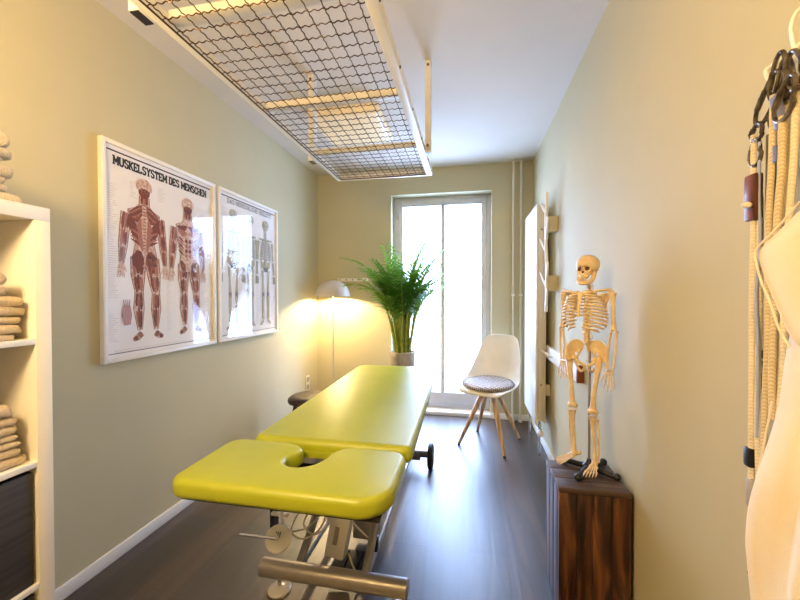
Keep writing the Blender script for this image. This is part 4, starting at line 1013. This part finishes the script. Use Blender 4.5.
for s, armx in ((-1, (-0.095, -0.099)), (1, (0.095, 0.098))):
    bone('clavicle', [(s*0.010, -0.058, 1.224), (s*0.045, -0.052, 1.230), (s*0.088, -0.016, 1.238)], [0.0048, 0.0036, 0.0052], sk).build('clavicle', M['bone'], sk)
    sp_ = MB(); a = Vector((s*0.034, 0.032, 1.222)); b = Vector((s*0.088, 0.006, 1.226)); c = Vector((s*0.048, 0.036, 1.135))
    th = Vector((s*0.2, 1, 0)).normalized()*0.0016
    sp_.add([a+th, b+th, c+th, a-th, b-th, c-th], [(0, 1, 2), (5, 4, 3), (0, 3, 4, 1), (1, 4, 5, 2), (2, 5, 3, 0)], False)
    sp_.tube([a+Vector((0, 0.004, -0.012)), b+Vector((0, 0.004, 0.006)), b+Vector((s*0.006, -0.014, 0.010))], [0.002, 0.004, 0.005], 8); sp_.build('scapula', M['bone'], sk)
    sh0 = Vector((armx[0], 0.000, 1.222)); el = Vector((armx[1], 0.004, 1.082))
    hb = bone('h', [sh0+Vector((0, 0, 0.006)), sh0, sh0.lerp(el, 0.18), sh0.lerp(el, 0.5), sh0.lerp(el, 0.86), el], [0.006, 0.0125, 0.0078, 0.0062, 0.0075, 0.0105], sk); hb.ell(sh0+Vector((-s*0.006, 0, 0.002)), (0.0115, 0.0115, 0.0115)); hb.ell(el+Vector((0.005, 0, 0)), (0.007, 0.008, 0.006)); hb.ell(el+Vector((-0.005, 0, 0)), (0.007, 0.008, 0.006))
    hb.build('humerus', M['bone'], sk)
    if s < 0: wr_ = (Vector((-0.086, -0.004, 0.944)), Vector((-0.101, -0.002, 0.944))); tops = (Vector((-0.094, -0.004, 1.074)), Vector((-0.108, 0.004, 1.080)))
    else: wr_ = (Vector((0.078, -0.004, 0.932)), Vector((0.100, -0.002, 0.932))); tops = (Vector((0.090, -0.004, 1.073)), Vector((0.108, 0.004, 1.078)))
    for nm, a, b, rs in (('radius', tops[0], wr_[0], [0.0062, 0.0040, 0.0042, 0.0052, 0.0062]), ('ulna', tops[1], wr_[1], [0.0072, 0.0048, 0.0040, 0.0036, 0.0046])):
        mid = a.lerp(b, 0.5)+Vector((0.003*(1 if nm == 'radius' else -1)*(-s), 0, 0))
        bone(nm, [a, a.lerp(b, 0.12), mid, a.lerp(b, 0.88), b], rs, sk).build(nm, M['bone'], sk)
    wc = (wr_[0]+wr_[1])/2; hn = MB()
    for r_ in range(2):
        for k in range(4): hn.ell(wc+Vector(((k-1.5)*0.0060, 0, -0.008-0.007*r_)), (0.0038, 0.0034, 0.0038), 8, 6)
    h_ = hn.build('hand', M['bone'], sk)
    Lf = 0.064 if s < 0 else 0.070
    for k in range(5):
        fg = MB()
        if k == 0:
            tx = -s if True else s
            a = wc+Vector((tx*0.012*(-1 if s < 0 else 1)*(1 if s > 0 else -1)*1.0, -0.002, -0.010)); 
            dirx = -s
            a = wc+Vector((dirx*0.010, -0.004, -0.010)); pts = [a, a+Vector((dirx*0.008, -0.006, -0.018)), a+Vector((dirx*0.013, -0.010, -0.032)), a+Vector((dirx*0.014, -0.012, -0.043))]
            rs = [0.0030, 0.0022, 0.0026, 0.0014]
        else:
            o_ = (k-2.5)*(-s)*(-1); ln = Lf*(0.92, 1.0, 0.95, 0.82)[k-1]
            a = wc+Vector((o_*0.0062, 0, -0.020)); pts = [a, a+Vector((o_*0.0035, -0.001, -ln*0.38)), a+Vector((o_*0.0050, -0.004, -ln*0.66)), a+Vector((o_*0.0055, -0.008, -ln*0.86)), a+Vector((o_*0.0056, -0.012, -ln))]
            rs = [0.0030, 0.0024, 0.0026, 0.0020, 0.0012]
        cp = []; R2 = []
        for i in range(len(pts)-1):
            for j in range(4): 
                t = j/4; cp.append(pts[i].lerp(pts[i+1], t)); R2.append((rs[i]+(rs[i+1]-rs[i])*t)*(1.25 if j == 0 else 0.82))
        cp.append(pts[-1]); R2.append(rs[-1]); fg.tube(cp, R2, 8); fg.build('finger', M['bone'], h_)
# pelvis
pv = MB(); pc = Vector((-0.004, 0.004, 0))
for s in (-1, 1):
    rows = []
    for i in range(9):
        u = i/8; row = []
        for j in range(9):
            v_ = j/8
            # fan shaped wing from the hip socket outwards and up
            ang = math.radians(-22+152*v_); rad = 0.012+(0.054-0.012)*u*(0.82+0.18*math.sin(PI*v_))
            hx, hz = 0.034, 0.968
            x_ = s*(hx+rad*math.cos(ang)*0.82); z_ = hz+rad*math.sin(ang)*1.22
            y_ = 0.012-0.014*math.cos(ang)*u+0.006*math.sin(ang)*u-0.006*u*u
            row.append((x_+pc.x, y_, z_))
        rows.append(row)
    bk = [[(p[0], p[1]+0.0055, p[2]) for p in r] for r in rows]
    pv.grid(rows); pv.grid(bk)
    rim = [r[0] for r in rows]+[p for p in rows[-1][1:]]+[r[-1] for r in reversed(rows[:-1])]
    pv.tube([(p[0], p[1]+0.0027, p[2]) for p in rim], 0.0042, 8)
    pv.ell((s*0.044+pc.x, 0.0, 0.960), (0.012, 0.012, 0.013))
    pv.tube(catmull([(s*0.040+pc.x, 0.0, 0.958), (s*0.026+pc.x, -0.022, 0.946), (s*0.004+pc.x, -0.032, 0.936)], 5), 0.0060, 8)
    lp = catmull([(s*0.038+pc.x, 0.004, 0.945), (s*0.030+pc.x, 0.004, 0.918), (s*0.018+pc.x, -0.010, 0.908), (s*0.006+pc.x, -0.026, 0.926), (s*0.020+pc.x, -0.020, 0.942)], 5, closed=True)
    pv.tube(lp, 0.0052, 8, closed=True)
    pv.tube(catmull([(s*0.014+pc.x, 0.030, 0.998), (s*0.028+pc.x, 0.022, 0.975), (s*0.036+pc.x, 0.006, 0.955)], 5), 0.0058, 8)
prot = Matrix.Rotation(math.radians(22), 3, 'Z')
for v in pv.v:
    c_ = Vector((pc.x, 0.010, 0)); v.xyz = (prot @ (v-c_))+c_
pv.build('pelvis', M['bone'], sk, angle=60)
sa = MB(); sa.tube(catmull([(-0.004, 0.022, 1.026), (-0.004, 0.030, 1.004), (-0.004, 0.034, 0.978), (-0.004, 0.026, 0.955), (-0.004, 0.018, 0.946)], 4), [0.019, 0.0185, 0.018, 0.0165, 0.015, 0.0135, 0.012, 0.0105, 0.009, 0.0075, 0.006, 0.0055, 0.005, 0.0045, 0.004, 0.0035, 0.003], 12, flat=0.5); sa.build('sacrum', M['bone'], sk)
# legs
for s in (-1, 1):
    if s < 0: hip, kn, an = Vector((-0.062, 0.0, 0.952)), Vector((-0.052, -0.006, 0.757)), Vector((-0.044, 0.002, 0.570))
    else: hip, kn, an = Vector((0.044, 0.0, 0.946)), Vector((0.028, -0.008, 0.748)), Vector((0.036, 0.0, 0.556))
    fm = bone('f', [hip, hip.lerp(kn, 0.05)+Vector((s*0.004, 0, 0)), hip.lerp(kn, 0.2)+Vector((s*0.003, -0.003, 0)), hip.lerp(kn, 0.55)+Vector((0, -0.005, 0)), hip.lerp(kn, 0.88), kn+Vector((0, 0, 0.006))], [0.010, 0.0125, 0.0085, 0.0075, 0.0095, 0.0155], sk, 12)
    fm.tube([hip+Vector((0, 0, 0.0)), hip+Vector((-s*0.012, -0.002, 0.010))], 0.0075, 8); fm.ell(hip+Vector((-s*0.014, -0.002, 0.010)), (0.011, 0.011, 0.011)); fm.ell(hip+Vector((s*0.005, 0.002, 0.004)), (0.009, 0.010, 0.012))
    for q in (-1, 1): fm.ell(kn+Vector((q*0.0095, 0.004, 0.002)), (0.0100, 0.0145, 0.0120))
    fm.build('femur', M['bone'], sk)
    MB().ell(kn+Vector((0, -0.017, 0.006)), (0.0085, 0.0048, 0.0095)).build('kneecap', M['bone'], sk)
    tt = kn+Vector((0, 0.002, -0.016))
    tb_ = bone('t', [tt, tt.lerp(an, 0.07), tt.lerp(an, 0.22)+Vector((0, -0.002, 0)), tt.lerp(an, 0.6), tt.lerp(an, 0.92), an], [0.0140, 0.0105, 0.0070, 0.0055, 0.0060, 0.0085], sk, 12); tb_.build('tibia', M['bone'], sk)
    fb0 = tt+Vector((s*0.016, 0.006, -0.012)); fb1 = an+Vector((s*0.012, 0.003, -0.004))
    bone('fi', [fb0, fb0.lerp(fb1, 0.1), fb0.lerp(fb1, 0.5)+Vector((s*0.002, 0, 0)), fb0.lerp(fb1, 0.92), fb1], [0.0058, 0.0036, 0.0034, 0.0036, 0.0058], sk).build('fibula', M['bone'], sk)
    # foot
    sp = math.radians(24 if s < 0 else 8); fd = Vector((s*math.sin(sp), -math.cos(sp), 0)); sdv = Vector((math.cos(sp), s*math.sin(sp), 0))
    pitch = -0.20 if s < 0 else -0.16
    F = lambda f_, l_, z_: an+Vector((0, 0, -0.012))+fd*f_+sdv*l_+Vector((0, 0, z_+pitch*f_))
    ft = MB(); ft.ell(F(0.0, 0, 0.002), (0.0125, 0.0125, 0.011)); ft.ell(F(0.012, 0, 0.0), (0.0125, 0.0125, 0.0085)); ft.ell(F(-0.020, 0, -0.006), (0.0100, 0.0150, 0.0095)); ft.ell(F(-0.008, 0, -0.004), (0.0105, 0.0150, 0.0090))
    for k in range(4): ft.ell(F(0.022, (k-1.5)*0.0075, -0.002-0.0012*abs(k-1)), (0.0062, 0.0085, 0.0058), 10, 8)
    fo = ft.build('foot', M['bone'], sk)
    for k in range(5):
        l_ = (k-2)*0.0078*(-s)*(1); big = 1.35 if k == 0 else 1.0
        l_ = (2-k)*0.0078*(-s)
        ln = (0.094, 0.096, 0.091, 0.085, 0.077)[k]
        pts = [F(0.026, l_*0.75, -0.004), F(0.045, l_*0.9, -0.003), F(ln*0.70, l_*1.15, -0.0045), F(ln*0.86, l_*1.25, -0.005), F(ln, l_*1.28, -0.007)]
        rs = [0.0034*big, 0.0025*big, 0.0036*big, 0.0026*big, 0.0016*big]
        tm = MB(); cp = []; R2 = []
        for i in range(4):
            for j in range(4): t = j/4; cp.append(pts[i].lerp(pts[i+1], t)); R2.append((rs[i]+(rs[i+1]-rs[i])*t)*(1.15 if j == 0 else 0.88))
        cp.append(pts[-1]); R2.append(rs[-1]); tm.tube(cp, R2, 8); tm.build('toe', M['bone'], fo)
sk.location = (SO.x, SO.y, 0.5); sk.rotation_euler = (0, 0, math.radians(-38))

# ------------------------------------------------------------------ hanging slings and coat on the right wall
wh = thing('wall_hook_rack', (0.59, 0.70, 1.66), 'white metal wall hook carrying the ropes at the right edge', 'hook rack')
hk = MB(); hk.box(0.590, XR-0.0004, 0.50, 0.775, 1.63, 1.665, 0.002); hk.build('rail', M['white'], wh)
for y in (0.757, 0.695, 0.60):
    h = MB(); h.tube(catmull([(0.588, y, 1.655), (0.560, y+0.008, 1.650), (0.540, y+0.020, 1.635), (0.533, y+0.022, 1.625), (0.536, y+0.012, 1.600), (0.545, y-0.004, 1.585), (0.55, y-0.010, 1.60), (0.552, y-0.012, 1.635), (0.545, y-0.014, 1.68), (0.553, y-0.020, 1.705), (0.575, y-0.02, 1.70)], 5), 0.0032, 8); h.build('hook', M['white'], wh)

def carabiner(parent, c, length, width, ang, r=0.0034, m='carab', name='carabiner', tilt=0.0):
    """oval snap ring in a plane roughly facing the room; ang = lean in the y-z plane"""
    pts = []
    for k in range(28):
        a = 2*PI*k/28; lx_ = math.cos(a)*width/2*(0.8 if math.sin(a) > 0 else 1.1); lz_ = math.sin(a)*length/2
        lx_ = math.copysign(abs(lx_)**0.9*(width/2)**0.1, lx_)
        y_ = lx_*math.cos(ang)-lz_*math.sin(ang); z_ = lx_*math.sin(ang)+lz_*math.cos(ang)
        pts.append(Vector(c)+Vector((tilt*lx_, y_, z_)))
    b = MB(); b.tube(pts, r, 8, closed=True)
    gs = pts[4]; b.tube([pts[2].lerp(pts[1], .5), pts[26]], r*1.35, 8)
    return b.build(name, M[m], parent)

slings = []
def sling(y, x, ztop, zbot, r, m, label, name='sling_rope', yb_=None, wig=0.003, seed=0):
    rr = random.Random(seed)
    t = thing(name, (x, y, ztop), label, 'rope', 'sling ropes hanging on the right wall')
    yb_ = y if yb_ is None else yb_
    pts = [(x+rr.uniform(-wig, wig)*0.5, y+(yb_-y)*k/6+rr.uniform(-wig, wig), ztop+(zbot-ztop)*k/6) for k in range(7)]
    MB().tube(catmull(pts, 6), r, 10).build('rope', M[m], t)
    return t
s1 = sling(0.799, 0.530, 1.520, 0.862, 0.0052, 'rope', 'white braided rope hanging outermost with a brown wooden toggle', yb_=0.797, wig=0.0015, seed=1)
MB().tube(catmull([(0.534, 0.789, 1.40), (0.534, 0.787, 1.2), (0.532, 0.785, 1.0), (0.532, 0.780, 0.865)], 5), 0.0048, 10).build('rope_strand', M['rope'], s1)
tg = MB(); tg.box(0.519, 0.535, 0.781, 0.809, 1.358, 1.445, 0.004); tg.build('toggle', M['toggle'], s1)
kn_ = MB(); kn_.ell((0.514, 0.792, 1.387), (0.006, 0.012, 0.006), rot=Matrix.Rotation(0.25, 3, 'X')); kn_.build('knot', M['rope'], s1)
MB().box(0.522, 0.540, 0.789, 0.807, 0.888, 0.925, 0.004).build('buckle', M['black'], s1)
MB().box(0.524, 0.540, 0.783, 0.803, 0.812, 0.868, 0.004).build('cord_lock', M['greyplastic'], s1)
carabiner(s1, (0.528, 0.793, 1.485), 0.050, 0.026, 0.0, 0.0035, name='end_bracket')
carabiner(s1, (0.528, 0.790, 1.522), 0.030, 0.028, 0.4, 0.0035, name='swivel_ring')
carabiner(s1, (0.530, 0.770, 1.572), 0.088, 0.034, 0.50, 0.0036)
s2 = sling(0.774, 0.540, 1.510, 1.115, 0.0072, 'webbing', 'olive coil spring cord with a carabiner at its lower end', name='spring_cord', wig=0.001, seed=2)
MB().box(0.533, 0.547, 0.766, 0.782, 1.098, 1.116, 0.003).build('ferrule', M['carab'], s2)
carabiner(s2, (0.538, 0.773, 1.062), 0.066, 0.026, -0.18, 0.0028)
carabiner(s2, (0.540, 0.760, 1.552), 0.070, 0.030, 0.25, 0.0038)
s3 = sling(0.782, 0.528, 1.50, 0.95, 0.0026, 'bluecord', 'thin pale blue cord beside the olive spring cord', seed=3)
s4 = sling(0.755, 0.528, 1.570, 0.93, 0.0050, 'ropegold', 'tan braided rope just right of the olive spring cord', yb_=0.765, seed=4)
carabiner(s4, (0.530, 0.748, 1.600), 0.078, 0.032, 0.15, 0.0036)
s5 = sling(0.741, 0.536, 1.545, 0.95, 0.0050, 'rope', 'cream braided rope hanging behind the blue plastic clip', yb_=0.745, seed=5)
o = MB(); o.box(0.519, 0.529, 0.729, 0.747, 1.502, 1.566, 0.004, rot=Matrix.Rotation(-0.2, 3, 'X')); o.build('blue_clip', M['blueplastic'], s5)
MB().box(0.521, 0.529, 0.738, 0.746, 1.448, 1.478, 0.002).build('blue_sleeve', M['blueplastic'], s5)
carabiner(s5, (0.534, 0.736, 1.588), 0.072, 0.032, -0.1, 0.0036)
s6 = sling(0.722, 0.520, 1.520, 1.00, 0.0056, 'ropegold', 'tan braided rope disappearing behind the coat lapel', yb_=0.736, seed=6)
carabiner(s6, (0.518, 0.715, 1.545), 0.070, 0.036, 0.35, 0.0038)
s7 = sling(0.706, 0.525, 1.560, 1.00, 0.0050, 'rope', 'cream rope nearest to the picture edge above the coat collar', yb_=0.726, seed=7)
carabiner(s7, (0.522, 0.703, 1.585), 0.070, 0.034, -0.25, 0.0038)
s8 = sling(0.748, 0.550, 1.560, 0.93, 0.0046, 'rope', 'cream rope closest to the wall, behind the tan ropes', yb_=0.755, seed=8)
carabiner(s8, (0.552, 0.744, 1.60), 0.072, 0.030, 0.05, 0.0040)

# coat: hanging cloth lofted from folded cross-sections
ct = thing('white_coat', (0.50, 0.62, 1.37), 'cream cotton coat hanging in front of the ropes at the right edge', 'coat')
edge = [(1.362, 0.640), (1.30, 0.650), (1.25, 0.660), (1.209, 0.672), (1.177, 0.683), (1.127, 0.696), (1.038, 0.716), (0.944, 0.736), (0.885, 0.749), (0.84, 0.757), (0.804, 0.762), (0.769, 0.758), (0.738, 0.751), (0.70, 0.741), (0.62, 0.737), (0.52, 0.742), (0.45, 0.745)]
def edge_y(z):
    for (za, a), (zb, b) in zip(edge, edge[1:]):
        if zb <= z <= za: return (a+(b-a)*(za-z)/(za-zb))*0.945
    return edge[-1][1]*0.945
rows = []
nz_, nu_ = 60, 46
for i in range(nz_+1):
    z = 1.362-(1.362-0.45)*i/nz_; ye = edge_y(z); row = []; drop = (1.362-z)
    depth = 0.030+0.022*min(1, drop/0.5)
    # closed loop: front side (low x) from outer edge to hidden end, then back
    for k in range(nu_):
        a = 2*PI*k/nu_; cx_ = 0.5-0.5*math.cos(a); sgn = math.sin(a)
        y_ = ye-cx_*0.24*(1+0.2*drop)
        fold = 0.0065*math.sin(cx_*17+drop*3.0)*min(1, drop*2.2)+0.004*math.sin(cx_*34+1-drop*2)*min(1, drop*1.5)+0.003*math.sin(drop*22+cx_*6)
        x_ = 0.495-math.copysign(abs(sgn)**0.6, sgn)*depth+fold*(1 if sgn > 0 else 0.4)
        row.append((x_, y_, z))
    rows.append(row)
cm = MB(); cm.grid(rows, closed=True); cm.add(rows[0], [tuple(range(nu_))]); cm.add(rows[-1], [tuple(reversed(range(nu_)))])
cm.build('coat_body', M['coat'], ct, angle=80)
MB().tube(catmull([(0.50, 0.56, 1.355), (0.522, 0.595, 1.46), (0.538, 0.622, 1.628), (0.545, 0.612, 1.60), (0.515, 0.575, 1.45), (0.50, 0.54, 1.355)], 6), 0.004, 8).build('hanging_loop', M['coat'], ct)
# lapel flap: folded triangle reaching out to the left
lap = [(1.375, 0.628), (1.368, 0.655), (1.350, 0.680), (1.332, 0.707), (1.318, 0.731), (1.308, 0.7415), (1.290, 0.739), (1.262, 0.728), (1.225, 0.707), (1.190, 0.690), (1.165, 0.670)]
lap = [(z-0.022, y*0.905) for z, y in lap]
rw2 = []
for j in range(9):
    v_ = j/8; row = []
    for (z, y) in lap:
        yy = y-(y-0.54)*v_; bul = math.sin(PI*v_)*0.008
        row.append((0.462-bul-0.010*(1-v_)*((y-0.57)/0.12), yy, z-0.02*v_*(1 if z > 1.3 else -0.4)))
    rw2.append(row)
lm = MB(); lm.grid(rw2); o = lm.build('lapel', M['coatin'], ct, angle=80)
md = o.modifiers.new('s', 'SOLIDIFY'); md.thickness = 0.006; md.offset = 0
md = o.modifiers.new('b', 'SUBSURF'); md.levels = 1; md.render_levels = 2
sm2 = MB(); sm2.tube(catmull([(0.4485, y, z) for z, y in lap[1:]], 4), 0.0016, 8); sm2.build('lapel_seam', M['coat'], ct)
sm3 = MB(); sm3.tube(catmull([(0.468, edge_y(z)-0.012, z) for z in (1.05, 0.95, 0.88, 0.82, 0.77, 0.72, 0.66)], 4), 0.0016, 6); sm3.build('side_seam', M['coat'], ct)
# brown wooden hook below
bh = thing('wooden_hook', (0.53, 0.765, 0.66), 'curved brown wooden handle peeking out below the coat edge', 'handle')
b_ = MB(); b_.tube(catmull([(0.515, 0.770, 0.700), (0.515, 0.766, 0.702), (0.517, 0.757, 0.694), (0.520, 0.749, 0.672), (0.522, 0.747, 0.64), (0.524, 0.747, 0.58)], 6), [0.0050]+[0.0066]*29+[0.006], 10); b_.build('handle_grip', M['toggle'], bh)
cdl = MB(); cdl.tube([(0.524, 0.747, 0.585), (0.540, 0.752, 0.80)], 0.003, 8)
cdl.tube([(0.540, 0.752, 0.80), (0.550, 0.755, 0.935)], 0.003, 8); cdl.build('cord', M['rope'], bh)

# ------------------------------------------------------------------ light and camera
W_ = bpy.data.worlds.new('daylight'); SC.world = W_; W_.use_nodes = True
bg = W_.node_tree.nodes['Background']; bg.inputs['Color'].default_value = (0.44, 0.61, 1.0, 1); bg.inputs['Strength'].default_value = 20.0
pd = bpy.data.lights.new('door_portal', 'AREA'); pd.shape = 'RECTANGLE'; pd.size = 0.98; pd.size_y = 2.2
pd.cycles.is_portal = True
po = bpy.data.objects.new('door_portal', pd); COL.objects.link(po); po.location = ((DX0+DX1)/2, YB+0.21, 1.14); po.rotation_euler = (-PI/2, 0, 0)

cd = bpy.data.cameras.new('camera'); cd.sensor_width = 36; cd.lens = 359.0/800*36; cd.clip_start = 0.02
co_ = bpy.data.objects.new('camera', cd); COL.objects.link(co_); co_.location = (0, 0, 1.217)
co_.rotation_euler = (math.radians(90-0.8), 0, math.radians(10.9)); SC.camera = co_
for o in bpy.data.objects:
    if '_o' in o: del o['_o']
vs = SC.view_settings; SC.display_settings.display_device = 'sRGB'; vs.view_transform = 'Standard'; vs.look = 'None'; vs.gamma = 1; vs.use_curve_mapping = False; vs.exposure = 0.36
SC.cycles.use_denoising = True
SC.cycles.max_bounces = 10; SC.cycles.diffuse_bounces = 6; SC.cycles.transparent_max_bounces = 12
SC.cycles.sample_clamp_indirect = 6
